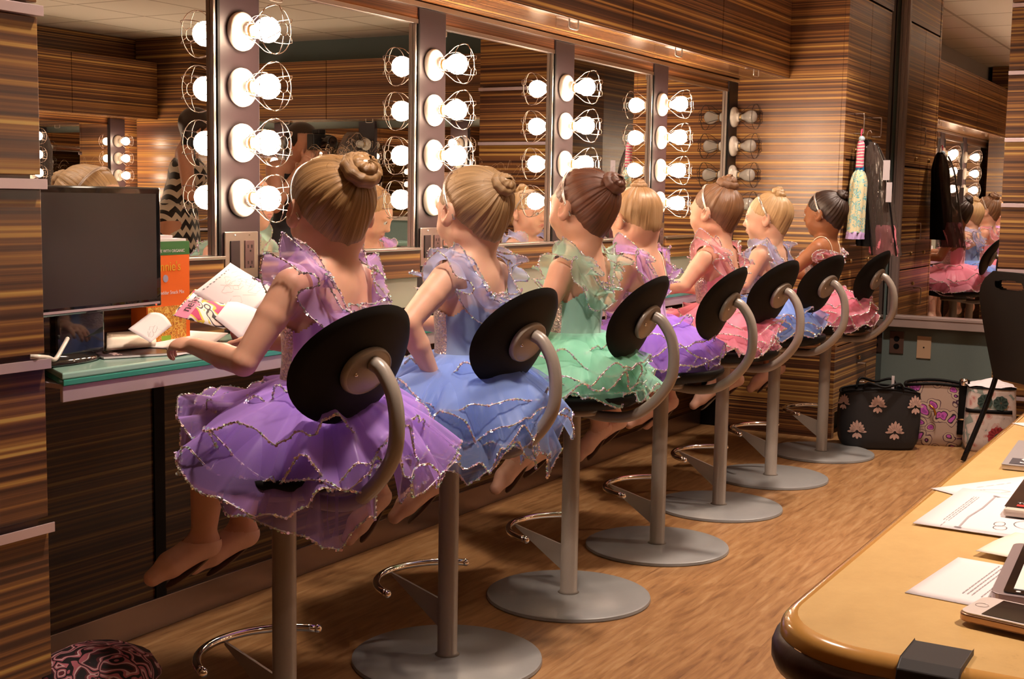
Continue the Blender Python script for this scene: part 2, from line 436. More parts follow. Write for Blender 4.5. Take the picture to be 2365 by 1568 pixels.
# rail under the mirrors and band above them, steel lip
def rail(name, x0, x1):
    lo_ = .7475 if x0 < 2 else .848
    mb = MB().box(x0, x1, MW-.022, BK, lo_, .929, 0).box(x0, x1, MW-.030, BK, .929, .937, 1).box(x0, x1, MW-.012, BK, .7475, .8470, 2)
    return struct(name, mb, [M['zebra_wide'], M['steel'], M['backsplash']], bevel=.0015)
bounds = [1.57] + COLX
k_ = 3
for i in range(5):
    a = 1.50 if i == 0 else COLX[i-1]+HW+.0005
    b_ = COLX[i]-HW-.0205
    rail('trim_%d' % k_, a, b_+.02); k_ += 1
struct('trim_%d' % k_, MB().box(1.50, PX-.0005, MW-.006, BK, 1.607, 1.6555), M['zebra']); k_ += 1
struct('trim_%d' % k_, MB().box(1.50, PX-.0005, MW-.018, MW-.0065, 1.641, 1.6562), M['steel'], bevel=.001); k_ += 1

# mirrors, one to each bay
bayname = ['behind the monitor', 'behind the girl in purple', 'behind the girl in the blue dress', 'behind the girl in mint', 'nearest the striped side panel']
for i in range(5):
    a = 1.50 if i == 0 else COLX[i-1]+HW+.0005
    b_ = COLX[i]-HW-.0007
    t = thing('vanity_mirror', ((a+b_)/2, MW, .93), 0, 'frameless make-up mirror with steel head trim, ' + bayname[i], 'mirror', 'mirrors of the make-up counter')
    MB().box(a+.001, b_-.001, MW, BK-.001, .9375, 1.6065).build('glass', M['mirror'], t, world=True)
    MB().box(a+.001, b_-.001, MW-.010, MW-.0005, 1.593, 1.6065).build('head_trim', M['steel'], t, world=True, bevel=.001)
    MB().box(b_-.020, b_-.011, MW-.012, MW-.0005, .9375, 1.5925).build('side_trim', M['steel'], t, world=True, bevel=.001)
    MB().box(b_-.0105, b_-.001, MW-.016, MW-.0005, .9375, 1.5925).build('side_trim', M['black'], t, world=True, bevel=.001)

# black light columns
ordn = ['nearest', 'second', 'third', 'fourth', 'farthest, unlit']
for i, x in enumerate(COLX):
    t = thing('light_column', (x, CW, .748), 0, '%s black column of bulbs on the mirror wall' % ordn[i].capitalize().replace('Farthest, unlit', 'Unlit farthest'), 'light panel', 'black columns that carry the bulbs')
    MB().box(x-HW, x+HW, CW, BK-.001, .7485, 1.640).build('panel', M['black_panel'], t, world=True, bevel=.0015)

# ------------------------------------------------------------------ vanity lamps
def make_lamp(on):
    t = thing('vanity_lamp')
    mb = MB().lathe([(.046,0),(.0475,.006),(.046,.013),(.041,.018),(.024,.022),(.021,.030),(.0195,.036),(.017,.037)], ax=(0,-1,0), n=32)
    mb.build('lamp_base', M['porcelain'], t, smooth=True)
    MB().lathe([(.0155,.034),(.0165,.036),(.0150,.039),(.0165,.042),(.0145,.0445)], ax=(0,-1,0), n=20).build('socket', M['brass'], t, smooth=True)
    prof = [(.0125,.043),(.0135,.050),(.0180,.058),(.0245,.068),(.0290,.078),(.0305,.088),(.0290,.099),(.0235,.108),(.0150,.114),(.0060,.1165),(.001,.117)]
    MB().lathe(prof, ax=(0,-1,0), n=24).build('bulb', M['bulb_on' if on else 'bulb_off'], t, smooth=True)
    w = MB(); rr = .0011
    def ring(r, d): w.tube([(r*math.cos(a), -d, r*math.sin(a)) for a in [2*math.pi*k/28 for k in range(28)]], rr, 6, closed=True)
    ring(.021, .036); ring(.058, .112)
    for k in range(6):
        a = math.pi/6+k*math.pi/3; c, s_ = math.cos(a), math.sin(a)
        w.tube([(c*.021,-.036,s_*.021),(c*.026,-.046,s_*.026),(c*.050,-.078,s_*.050),(c*.054,-.088,s_*.054),(c*.058,-.112,s_*.058),(c*.055,-.124,s_*.055),(c*.036,-.134,s_*.036),(c*.016,-.137,s_*.016)], rr, 6)
    ring(.016, .137)
    w.build('bulb_cage', M['wire'] if on else pmat('dark_wire', (.05,.035,.03), .35, .8), t, smooth=True)
    return t
protoL = {True: make_lamp(True), False: make_lamp(False)}
usedL = {True: False, False: False}
rows = ['topmost', 'second from the top', 'third from the top', 'lowest']
cols = ['nearest black column', 'second black column from the camera', 'third black column', 'fourth black column', 'farthest black column']
def place_lamp(on, loc, rz, label, group):
    src = protoL[on]
    if not usedL[on]: o = src; usedL[on] = True
    else: o = copy_tree(src)
    o.location = loc; o.rotation_euler = (0, 0, rz)
    return tag(o, label, 'lamp', group)
for i, x in enumerate(COLX):
    for j, z in enumerate(COLZ):
        on = i < 4
        place_lamp(on, (x if i < 4 else x-.012, CW-.0005, z), 0, ('Lit caged bulb, %s on the %s' if on else 'Unlit clear caged bulb, %s on the %s') % (rows[j], cols[i]),
                   'lit bulbs of the make-up counter' if on else 'unlit bulbs of the farthest column')

# ------------------------------------------------------------------ counter
t = thing('vanity_counter', (3.9, 2.1, .745), 0, 'long frosted teal glass counter with pinkish metal front edge below the mirrors', 'counter')
CE = PX-.002
out = [(1.680,1.945),(CE,1.945),(CE,2.189),(1.80,2.189),(1.770,2.115)]
MB().prism(out, .7335, .7465).build('counter_top', M['glass_counter'], t, world=True, bevel=.003)
MB().prism([(1.681,1.943),(CE,1.943),(CE,2.188),(1.80,2.188),(1.771,2.116)], .7215, .7333).build('glass_edge', M['glass_edge'], t, world=True, bevel=.002)
MB().box(1.684, CE, 1.949, 1.957, .690, .7213).box(1.70, CE, 1.957, 2.188, .7113, .7213).build('metal_edge', M['alu'], t, world=True, bevel=.001)
MB().box(1.80, CE, 2.02, 2.20, .7005, .7110).build('support', M['black'], t, world=True)

# ------------------------------------------------------------------ two-gang outlets on the columns
def outlet(x, z, label):
    t = thing('outlet_plate', (x, CW, z), 0, label, 'outlet', 'outlet plates on the light columns')
    MB().box(-.060, .060, -.006, -.0003, -.060, .055).build('plate', M['steel'], t, bevel=.002)
    for s in (-1, 1):
        k = MB().box(s*.026-.0165, s*.026+.0165, -.009, -.0062, -.036, .033).build('socket', pmat('dark_socket', (.02,.012,.014), .3) if s < 0 else pmat('brown_socket', (.07,.035,.035), .45), t, bevel=.001)
        h = MB()
        if s > 0:
            for zz in (-.022, .018):
                for xx in (-.007, .007): h.box(.026+xx-.0012, .026+xx+.0012, -.0096, -.0089, zz-.004, zz+.004)
                h.lathe([(.0025,0),(.0025,.0006)], c=(.026+.002,-.0089,zz-.011), ax=(0,-1,0), n=10)
            h.build('receptacle', M['black'], k)
        MB().ell((s*.026, -.0068, .046), .0022, 8, 6).build('screw', M['chrome'], t)
    return t
outlet(COLX[0]-.003, .940, 'Steel double outlet plate on the nearest column, above the drawing')
outlet(COLX[1]-.003, .940, 'Steel double outlet plate on the second column, beside the blue ruffle')
outlet(COLX[3], .940, 'Steel double outlet plate low on the fourth column')

# ------------------------------------------------------------------ wall cabinets over the mirrors
def pull(c, w=.062, h=.032, r=.0028):
    x, y, z = c
    return MB().tube(smooth_path([(x-w/2,y,z),(x-w/2,y,z-h*.7),(x-w/2+.006,y,z-h),(x+w/2-.006,y,z-h),(x+w/2,y,z-h*.7),(x+w/2,y,z)],4), r, 8)
where = ['over the unlit column', 'over the fourth column', 'over the third column', 'over the second column', 'over the nearest column']
for k in range(5):
    a, b_ = 5.902-.857*(k+1), 5.902-.857*k
    t = thing('wall_cabinet', ((a+b_)/2, 2.1, 1.657), 0, 'striped laminate wall cabinet ' + where[k] + ', wire pull at its foot', 'cabinet', 'wall cabinets above the mirrors')
    MB().box(a+.002, b_-.002, 1.974, BK-.002, 1.6605, 2.052).build('cabinet_body', M['zebra_under'], t, world=True)
    f = MB().box(a+.003, b_-.003, 1.9525, 1.9735, 1.6565, 2.052).build('door', M['zebra'], t, world=True, bevel=.001)
    p = pull(((a+b_)/2, 1.960, 1.661)); p.build('handle', M['steel'], f, world=True, smooth=True)
    q = MB().box((a+b_)/2-.062, (a+b_)/2+.062, 1.9745, 1.990, 1.6572, 1.6602); q.build('handle_plate', M['steel'], t, world=True)

# ------------------------------------------------------------------ near drawer tower (left) and far drawer tower (right)
def tower(name, W_, D, zs, loc, rz, label, top=CEIL-.003):
    """drawer fronts face local -y; steel lip pulls between them"""
    t = thing(name, loc, rz, label, 'cabinet', 'tall drawer towers')
    MB().box(-W_/2+.004, W_/2-.004, .022, D, 0.0, top).build('cabinet_body', M['zebra_wide'], t)
    for i in range(len(zs)-1):
        z0, z1 = zs[i], zs[i+1]
        d = MB().box(-W_/2, W_/2, 0, .0215, z0+.003, z1-.022).build('drawer', M['zebra_wide'], t, bevel=.0012)
        h = MB().box(-W_/2+.002, W_/2-.002, -.018, -.0005, z1-.021, z1-.0175).box(-W_/2+.002, W_/2-.002, -.0195, -.0165, z1-.0215, z1-.004).box(-W_/2+.002,W_/2-.002,-.0004,.0212,z1-.0205,z1-.0185)
        h.build('handle', M['alu'], d, bevel=.0005)
    return t
def zs_for(z0, step, n): return [z0+i*step for i in range(n)]
tower('drawer_tower', .62, .33, [.02,.215,.507,.800,1.112,1.405,1.702,2.0,2.29], (1.250, 1.85, 0), 0, 'tall striped drawer tower at the near end of the counter, left of the monitor')
tower('drawer_tower', .52, .68, [.12,.22,.51,.805,1.105,1.40,1.70,2.0,2.29], (6.32, .805, 0), math.radians(-90), 'tall striped drawer tower at the far right, behind the black chair')

# ------------------------------------------------------------------ lockers at the far end
t = thing('locker_unit', (6.4, 1.95, 0), 0, 'tall striped locker unit with wire pulls where the garment bags hang', 'locker')
LY = 1.686
MB().box(PX, PX+.022, LY+.020, BK-.001, .0, CEIL-.002).build('side_panel', M['zebra'], t, world=True, bevel=.001)
MB().box(PX+.0225, 6.77, LY+.045, Y1-.001, .08, CEIL-.002).build('carcass', M['black'], t, world=True)
MB().box(PX, PX+.034, LY, LY+.019, 0, CEIL-.002).build('edge_post', M['zebra'], t, world=True)
MB().box(PX+.0225, 6.77, LY+.07, Y1-.001, .0, .079).build('plinth', M['black'], t, world=True)
MB().box(PX+.035, 6.69, LY+.002, LY+.03, 2.045, CEIL-.002).build('head_panel', M['zebra'], t, world=True)
def dpull(x, z, h=.090, w=.043):
    y = LY+.002
    return MB().tube(smooth_path([(x,y,z+h/2),(x+.006,y-w*.8,z+h/2),(x+.008,y-w,z+h/2-.008),(x+.008,y-w,z-h/2+.008),(x+.006,y-w*.8,z-h/2),(x,y,z-h/2)],4), .003, 8)
doors = [(5.943, 6.290, 1.29, 2.035), (6.294, 6.655, 1.29, 2.035), (5.943, 6.290, .74, 1.284), (6.294, 6.655, .74, 1.284), (5.943, 6.655, .43, .734), (5.943, 6.655, .12, .424)]
for i, (a, b_, z0, z1) in enumerate(doors):
    d = MB().box(a, b_, LY+.001, LY+.025, z0, z1).build('door' if i < 4 else 'drawer', M['zebra'], t, world=True, bevel=.001)
    hz = 1.455 if i < 2 else .94 if i < 4 else (z0+z1)/2
    hx = 6.062 if i in (0, 2) else 6.37 if i in (1, 3) else 6.29
    dpull(hx, hz).build('handle', M['steel'], d, world=True, smooth=True)
    MB().lathe([(.010,0),(.010,.006),(.007,.010)], c=(hx+.03, LY+.001, hz-.12 if i < 4 else hz+.07), ax=(0,-1,0), n=16).build('lock', M['brass'], d, world=True, smooth=True)
MB().box(6.662, 6.775, LY+.004, LY+.03, 0, CEIL-.003).build('edge_trim', M['gloss_black'], t, world=True)

# ------------------------------------------------------------------ end wall: tall framed mirror over a metal sill, plates
t = thing('end_wall_mirror', (X1-.01, 1.3, .5), 0, 'tall metal framed mirror on the end wall beside the lockers', 'mirror')
MB().box(X1-.014, X1-.001, .80, 1.640, .516, CEIL-.004).build('glass', M['mirror'], t, world=True)
MB().box(X1-.034, X1-.0005, 1.640, 1.686, .516, CEIL-.004).box(X1-.044, X1-.034, 1.652, 1.672, .516, CEIL-.004).build('side_frame', M['mirror_frame'], t, world=True, bevel=.003)
MB().box(X1-.060, X1-.0145, .80, 1.684, .500, .5155).box(X1-.055, X1-.0005, .80, 1.684, .457, .4995).build('sill', pmat('metal_sill', (.55,.44,.41), .32, .3), t, world=True, bevel=.002)
def plate(y, z, mcol, holes, label, nm):
    t = thing(nm, (X1, y, z), 0, label, 'outlet')
    MB().box(-.007, -.0005, -.036, .036, -.058, .058).build('plate', mcol, t, bevel=.002)
    for hz, r in holes: MB().lathe([(r,0),(r,.0012)], c=(-.0072, 0, hz), ax=(-1,0,0), n=16).build('socket', M['black'], t)
plate(1.635, .371, pmat('brown_plate', (.11,.06,.045), .4), [(.020,.015),(-.020,.015)], 'Dark brown outlet plate on the teal wall under the mirror', 'outlet_plate')
plate(1.495, .355, pmat('almond_plate', (.62,.42,.27), .45), [(0,.004)], 'Almond cable plate on the teal wall under the mirror', 'cable_plate')

# ------------------------------------------------------------------ vanity row along the end wall (seen in the mirrors)
t = thing('side_vanity', (X2-.2, -1.2, .73), 0, 'Second make-up counter along the end wall, seen in the mirror behind the girls', 'counter')
MB().box(7.88, X2-.001, -2.88, .555, .7215, .745).build('counter_top', M['glass_counter'], t, world=True, bevel=.003)
MB().box(7.885, 7.895, -2.88, .555, .69, .7213).build('metal_edge', M['alu'], t, world=True)
SY = [.02-.8495*k for k in range(4)]
for k in range(4):
    a, b_ = SY[k]-.892+.076, SY[k]-.0765
    t = thing('vanity_mirror', (X2-.02, (a+b_)/2, .93), 0, ['Mirror nearest the far drawer tower on the end wall','Second mirror along the end wall vanity','Third mirror along the end wall vanity','Mirror at the dark end of the end wall vanity'][k], 'mirror', 'mirrors of the second counter')
    MB().box(X2-.012, X2-.001, a, b_, .9305, 1.606).build('glass', M['mirror'], t, world=True)
    MB().box(X2-.016, X2-.001, a, b_, .90, .9300).build('sill', M['steel'], t, world=True)
for k, y in enumerate(SY):
    t = thing('light_column', (X2, y, .748), 0, ['Black bulb column on the end wall, first past the drawer tower','Black bulb column on the end wall, second past the drawer tower','Black bulb column on the end wall, third past the drawer tower','Black bulb column on the end wall, last in the corner'][k], 'light panel', 'black columns that carry the bulbs')
    MB().box(X2-.03, X2-.001, y-.075, y+.075, .7485, 1.655).build('panel', M['black_panel'], t, world=True)
    for j, z in enumerate(COLZ):
        place_lamp(k != 2, (X2-.0305, y, z), math.radians(-90), '%s caged bulb, %s, on column %s of the end wall counter' % ('Lit' if k != 2 else 'Unlit', rows[j], ['one', 'two', 'three', 'four'][k]), 'bulbs of the end wall counter')
for k in range(4):
    a, b_ = .55-.80*(k+1), .55-.80*k
    t = thing('wall_cabinet', (8.15, (a+b_)/2, 1.657), 0, ['Striped wall cabinet on the end wall beside the drawer tower','Second striped wall cabinet along the end wall','Third striped wall cabinet along the end wall','Striped wall cabinet in the end wall corner'][k], 'cabinet', 'wall cabinets of the second counter')
    MB().box(8.01, X2-.001, a+.002, b_-.002, 1.661, 2.10).build('cabinet_body', M['zebra_under'], t, world=True)
    MB().box(7.985, 8.009, a+.003, b_-.003, 1.657, 2.10).build('door', M['zebra'], t, world=True)
    p = pull((0,0,0)); p.xf(Matrix.Translation((7.992,(a+b_)/2,1.662)) @ Matrix.Rotation(math.pi/2,4,'Z')); p.build('handle', M['steel'], t, world=True, smooth=True)
# vanity row along the right-hand wall (mirrored at the far left of the picture)
t = thing('side_vanity', (6.0, Y0+.3, .73), 0, 'Third make-up counter along the far side wall, glimpsed in the nearest mirror', 'counter')
MB().box(4.2, 7.63, Y0+.001, Y0+.40, .7215, .745).build('counter_top', M['glass_counter'], t, world=True, bevel=.003)
for k in range(4):
    x = 7.46-.8495*k
    if k < 3:
        t = thing('vanity_mirror', (x-.42, Y0+.01, .93), 0, ['Mirror nearest the corner on the far side wall','Middle mirror on the far side wall','Last mirror on the far side wall'][k], 'mirror', 'mirrors of the third counter')
        MB().box(x-.8495+.076, x-.0765, Y0+.001, Y0+.012, .93, 1.606).build('glass', M['mirror'], t, world=True)
    t = thing('light_column', (x, Y0, .748), 0, ['Corner bulb column on the far side wall','Second bulb column on the far side wall','Third bulb column on the far side wall','Last bulb column on the far side wall'][k], 'light panel', 'black columns that carry the bulbs')
    MB().box(x-.075, x+.075, Y0+.001, Y0+.03, .7485, 1.655).build('panel', M['black_panel'], t, world=True)
    for j, z in enumerate(COLZ):
        place_lamp(True, (x, Y0+.0305, z), math.pi, 'Lit caged bulb, %s, on column %s of the far side wall' % (rows[j], ['one', 'two', 'three', 'four'][k]), 'bulbs of the far side wall')
for k in range(4):
    a, b_ = 7.645-.857*(k+1), 7.645-.857*k
    t = thing('wall_cabinet', ((a+b_)/2, Y0+.15, 1.657), 0, ['Corner striped wall cabinet on the far side wall','Second striped wall cabinet on the far side wall','Third striped wall cabinet on the far side wall','Last striped wall cabinet on the far side wall'][k], 'cabinet', 'wall cabinets of the third counter')
    MB().box(a+.002, b_-.002, Y0+.001, Y0+.26, 1.661, 2.10).build('cabinet_body', M['zebra_under'], t, world=True)
    MB().box(a+.003, b_-.003, Y0+.261, Y0+.283, 1.657, 2.10).build('door', M['zebra'], t, world=True)
tower('drawer_tower', .60, .60, [.02,.215,.512,.810,1.108,1.405,1.702,2.0,2.28], (7.95, Y0+.64, 0), math.pi, 'striped drawer tower in the room corner, glimpsed in the nearest mirror')
# recessed downlights
for i, (x, y, p_, s_) in enumerate(DOWN):
    t = thing('ceiling_downlight', (x, y, CEIL), 0, ['Recessed ceiling downlight near the table end','Recessed ceiling downlight above the far half of the room','Recessed ceiling downlight over the stools','Recessed ceiling downlight by the end mirror','Recessed ceiling downlight nearest the camera','Recessed ceiling downlight in the far corner'][i], 'ceiling light', 'recessed ceiling downlights')
    MB().lathe([(.085,-.001),(.085,-.006),(.068,-.010),(.066,-.001)], n=32, caps=False).build('trim_ring', pmat('white_trim', (.8,.76,.7), .4), t, smooth=True)
    MB().lathe([(.066,-.002),(.066,-.004)], n=32).build('lens', pmat('lit_lens', (1,1,1), .4, emit=(1.0,.85,.68), es=9), t)

# ------------------------------------------------------------------ swivel stools
def make_stool():
    t = thing('swivel_stool')
    MB().lathe([(.224,0),(.2255,.003),(.224,.010),(.219,.0125),(.03,.0145),(.001,.0145)], n=72).build('base', M['stool_base'], t, smooth=True).modifiers.new('e','EDGE_SPLIT').split_angle = math.radians(35)
    MB().lathe([(.030,.014),(.0235,.020),(.0235,.515),(.0235,.516)], n=32).build('pole', M['stool_metal'], t, smooth=True)
    zf = .190
    pts = [(.168*math.cos(math.radians(a)), .168*math.sin(math.radians(a)), zf) for a in np.linspace(22, 162, 22)]
    fr = MB().tube(pts, .0085, 12).ell(pts[0], .0095, 12, 8).ell(pts[-1], .0095, 12, 8).build('footrest', M['chrome'], t, smooth=True)
    ct, st = math.cos(math.radians(92)), math.sin(math.radians(92))
    g = MB()
    P = [(.022, zf-.045), (.164, zf-.006), (.164, zf-.012), (.022, zf-.115)]
    for s in (-1, 1): g.v += [(ct*r_+s*.003*st, st*r_-s*.003*ct, z_) for r_, z_ in P]
    g.f += [(0,1,2,3),(7,6,5,4),(0,4,5,1),(1,5,6,2),(2,6,7,3),(3,7,4,0)]; g.m += [0]*6
    g.build('footrest_bracket', M['stool_metal'], t)
    sw = thing('seat_assembly')          # swivelling upper half
    sw.parent = t
    MB().lathe([(.001,.532),(.10,.534),(.165,.545),(.188,.560),(.192,.570),(.189,.579),(.176,.580),(.10,.568),(.001,.563)], n=56).build('seat', M['black'], t, smooth=True)
    MB().lathe([(.075,.514),(.078,.518),(.078,.530),(.06,.532)], n=32).build('seat_plate', M['stool_metal'], t, smooth=True)
    rod = smooth_path([(0,-.02,.520),(0,-.10,.512),(0,-.175,.522),(0,-.235,.563),(0,-.278,.622),(0,-.287,.680),(0,-.278,.735),(0,-.252,.776),(0,-.230,.788)], 6)
    MB().tube(rod, .0145, 16).build('back_support', M['stool_metal'], t, smooth=True)
    # curved, reclined oval back pad
    R = Matrix.Translation((0,-.190,.787)) @ Matrix.Rotation(math.radians(24), 4, 'X')
    mb = MB()
    def pad(u, v, th):
        a = 2*math.pi*u; rr = v
        # egg outline, wider below the middle
        x = .152*rr*math.cos(a)*(1-.07*math.sin(a)); z = .124*rr*math.sin(a)
        edge = (1-rr**8)**.5 if rr < 1 else 0
        y = -.012-th*edge*.011+ (x*x)*1.3
        return (x, y, z)
    nu, nv = 56, 14
    mb.grid(nu, nv, lambda u, v: pad(u, min(1,.02+.98*v), 1), cu=True)
    mb.grid(nu, nv, lambda u, v: pad(-u, min(1,.02+.98*v), -1), cu=True)
    mb.xf(R); p = mb.build('backrest', M['black'], t, smooth=True)
    R2 = R @ Matrix.Translation((0,-.020,-.004))
    pl = MB()
    prof = [(1.0,0),(1.03,.004),(1.0,.011),(.93,.0135),(.915,.0125),(.90,.0130),(.001,.0135)]
    for (r_, h) in prof:
        for k in range(40):
            a = 2*math.pi*k/40; pl.v.append((.060*r_*math.cos(a), -h, .047*r_*math.sin(a)))
    for i in range(len(prof)-1):
        for k in range(40): pl.f.append((i*40+k, i*40+(k+1)%40, (i+1)*40+(k+1)%40, (i+1)*40+k)); pl.m.append(0)
    pl.xf(R2); q = pl.build('back_plate', M['stool_metal'], t, smooth=True)
    for s in (-1, 1):
        MB().ell((s*.036,-.0145,0), .0042, 10, 8).xf(R2).build('bolt', M['chrome'], q, smooth=True)
    bpy.data.objects.remove(sw)
    return t
st0 = make_stool()
who = ['the girl in purple nearest the camera', 'the girl in cornflower blue', 'the girl in mint', 'the girl with the bowed head', 'the brown-haired girl in pink', 'the blond girl in pale blue', 'the dark-haired girl']
STX = [1.92, 2.51, 3.10, 3.712, 4.325, 4.915, 5.530]
STY = [1.61, 1.61, 1.595, 1.60, 1.63, 1.64, 1.62]
STR = [-6, -4, 2, 2, -8, -10, -3]
for k in range(7):
    o = st0 if k == 0 else copy_tree(st0)
    o.location = (STX[k], STY[k], 0); o.rotation_euler = (0, 0, math.radians(STR[k]))
    tag(o, 'Grey swivel stool, black oval back, under ' + who[k], 'stool', 'swivel stools along the counter')

# ------------------------------------------------------------------ people: smooth distance-field bodies
def V3(*a): return np.array(a, dtype=np.float64)
def Rz(a): c, s = math.cos(a), math.sin(a); return np.array([[c,-s,0],[s,c,0],[0,0,1]])
def Rx(a): c, s = math.cos(a), math.sin(a); return np.array([[1,0,0],[0,c,-s],[0,s,c]])
def Ry(a): c, s = math.cos(a), math.sin(a); return np.array([[c,0,s],[0,1,0],[-s,0,c]])
def cap(a, b, ra, rb=None, k=.012, op='u'): return ('c', V3(*a), V3(*b), ra, ra if rb is None else rb, k, op)
def ell(c, r, R=None, k=.012, op='u'): return ('e', V3(*c), V3(*r), np.eye(3) if R is None else R, None, k, op)
def prim_d(p, P):
    if p[0] == 'c':
        a, b, ra, rb = p[1], p[2], p[3], p[4]; ab = b-a; L2 = max(ab @ ab, 1e-12)
        t = np.clip(((P-a) @ ab)/L2, 0, 1)
        return np.linalg.norm(P-a-t[..., None]*ab, axis=-1)-(ra+(rb-ra)*t)
    Q = (P-p[1]) @ p[3]            # into the ellipsoid's own axes
    k0 = np.linalg.norm(Q/p[2], axis=-1); k1 = np.linalg.norm(Q/(p[2]**2), axis=-1)
    return k0*(k0-1)/np.maximum(k1, 1e-9)
def prim_bb(p):
    if p[0] == 'c':
        r = max(p[3], p[4]); return np.minimum(p[1], p[2])-r, np.maximum(p[1], p[2])+r
    r = p[2].max(); return p[1]-r, p[1]+r
def comb(a, b, k, op):
    if op == 'u':
        h = np.maximum(k-np.abs(a-b), 0)/k; return np.minimum(a, b)-h*h*k*.25
    b = -b; h = np.maximum(k-np.abs(a-b), 0)/k; return np.maximum(a, b)+h*h*k*.25
def field(prims, P):
    d = np.full(P.shape[:-1], .2)
    for p in prims: d = comb(d, prim_d(p, P), p[5], p[6])
    return d
def nets(prims, h, off=0.0, bb=None):
    """naive surface nets over a padded grid, each primitive evaluated only near itself"""
    lo = np.min([prim_bb(p)[0] for p in prims if p[6] == 'u'], axis=0)-.02-off
    hi = np.max([prim_bb(p)[1] for p in prims if p[6] == 'u'], axis=0)+.02+off
    if bb is not None: lo = np.maximum(lo, bb[0]); hi = np.minimum(hi, bb[1])
    n = np.ceil((hi-lo)/h).astype(int)+1
    D = np.full(n, .2, dtype=np.float32)
    for p in prims:
        a, b = prim_bb(p); m_ = .055+off
        i0 = np.clip(np.floor((a-m_-lo)/h).astype(int), 0, n); i1 = np.clip(np.ceil((b+m_-lo)/h).astype(int)+1, 0, n)
        if (i1 <= i0).any(): continue
        ax = [lo[q]+h*np.arange(i0[q], i1[q]) for q in range(3)]
        P = np.stack(np.meshgrid(*ax, indexing='ij'), -1)
        sl = tuple(slice(i0[q], i1[q]) for q in range(3))
        D[sl] = comb(D[sl], prim_d(p, P), p[5], p[6])
    D -= off
    s = D < 0
    c8 = np.zeros(n-1, dtype=np.int8)
    for i in (0,1):
        for j in (0,1):
            for k in (0,1): c8 += s[i:n[0]-1+i, j:n[1]-1+j, k:n[2]-1+k]
    act = (c8 > 0) & (c8 < 8)
    idx = np.full(n-1, -1, dtype=np.int64); A = np.argwhere(act); idx[act] = np.arange(len(A))
    pos = np.zeros((len(A), 3)); cnt = np.zeros(len(A))
    cor = [(i,j,k) for i in (0,1) for j in (0,1) for k in (0,1)]
    for u in cor:
        for q in range(3):
            if u[q] == 1: continue
            w = list(u); w[q] = 1
            d0 = D[tuple((A+np.array(u)).T)]; d1 = D[tuple((A+np.array(w)).T)]
            x = (d0 < 0) != (d1 < 0); t = np.where(x, d0/np.where(x, d0-d1, 1), 0)
            pt = np.tile(np.array(u, dtype=float), (len(A), 1)); pt[:, q] = t
            pos[x] += pt[x]; cnt[x] += 1
    V = lo+(A+pos/cnt[:, None])*h
    F = []
    for q in range(3):
        a1, a2 = (q+1) % 3, (q+2) % 3
        sh = list(n); sh[q] -= 1
        s0 = s[tuple(slice(0, n[r]-1) if r == q else slice(1, n[r]-1) for r in range(3))]
        s1 = s[tuple(slice(1, n[r]) if r == q else slice(1, n[r]-1) for r in range(3))]
        E_ = np.argwhere(s0 != s1)
        if len(E_) == 0: continue
        flip = s0[tuple(E_.T)]
        base = E_.copy(); base[:, a1] += 1; base[:, a2] += 1
        def cell(d1, d2):
            b = base.copy(); b[:, a1] += d1; b[:, a2] += d2; return idx[tuple(b.T)]
        quad = np.stack([cell(-1,-1), cell(0,-1), cell(0,0), cell(-1,0)], 1)
        quad[~flip] = quad[~flip][:, ::-1]; F.append(quad)
    F = np.concatenate(F); F = F[(F >= 0).all(1)]
    return V, F
def drop_verts(V, F, keep):
    F = F[keep[F].all(1)]; used = np.unique(F); m_ = np.full(len(V), -1); m_[used] = np.arange(len(used)); return V[used], m_[F]

def head_prims(T, R, s=1.0, child=True):
    """T head centre, R head rotation (columns are right, forward, up)"""
    def c(p): return T+R @ (np.array(p)*s)
    P = []
    def E(p, r, rot=None, k=.012, op='u'): P.append(ell(c(p), np.array(r)*s, R if rot is None else R @ rot, k*s, op))
    def C(a, b, ra, rb, k=.012, op='u'): P.append(cap(c(a), c(b), ra*s, rb*s, k*s, op))
    E((0,-.010,.020), (.0715,.0865,.0765))
    E((0,.022,.000), (.063,.062,.060), k=.02)
    E((0,.030,-.034), (.052,.050,.052), k=.02)
    E((0,-.026,-.040), (.043,.046,.042), k=.03)
    E((0,.047,-.072), (.024,.021,.017), k=.022)
    for x in (-1, 1):
        E((x*.032,.048,-.034), (.027,.024,.026), k=.014)
        E((x*.030,.0,-.052), (.030,.040,.026), k=.02)
        E((x*.028,.094,.004), (.015,.013,.010), k=.012, op='s')
        E((x*.028,.071,.016), (.020,.010,.008), k=.010)
    C((0,.076,.010), (0,.088,-.019), .0050, .0075, k=.012)
    E((0,.0905,-.0215), (.0080,.0070,.0066), k=.008)
    for x in (-1, 1): E((x*.0078,.084,-.0235), (.0050,.0055,.0045), k=.006)
    E((0,.0785,-.0445), (.017,.0085,.0050), k=.006)
    E((0,.0765,-.0515), (.0145,.0085,.0052), k=.006)
    E((0,.086,-.0480), (.016,.006,.0014), k=.003, op='s')
    for x in (-1, 1):
        rt = Rz(-x*math.radians(22)) @ Rx(math.radians(12))
        E((x*.0785,-.004,-.006), (.0095,.0170,.0275), rot=rt, k=.005)
        E((x*.0850,.000,-.001), (.0060,.0090,.0165), rot=rt, k=.004, op='s')
        E((x*.0735,.002,-.024), (.0055,.0070,.0080), k=.005)
    return P

def skull_radius(T, R, dirs, s=1.0, cov=None):
    """distance from head centre to the hairless skull along world directions"""
    P = [p for p in head_prims(T, R, s)[:4]]+(cov or [])
    r = np.full(len(dirs), (.17 if cov else .12)*s)
    for _ in range(40 if cov else 28): r -= field(P, T+dirs*r[:, None])*.85
    return r

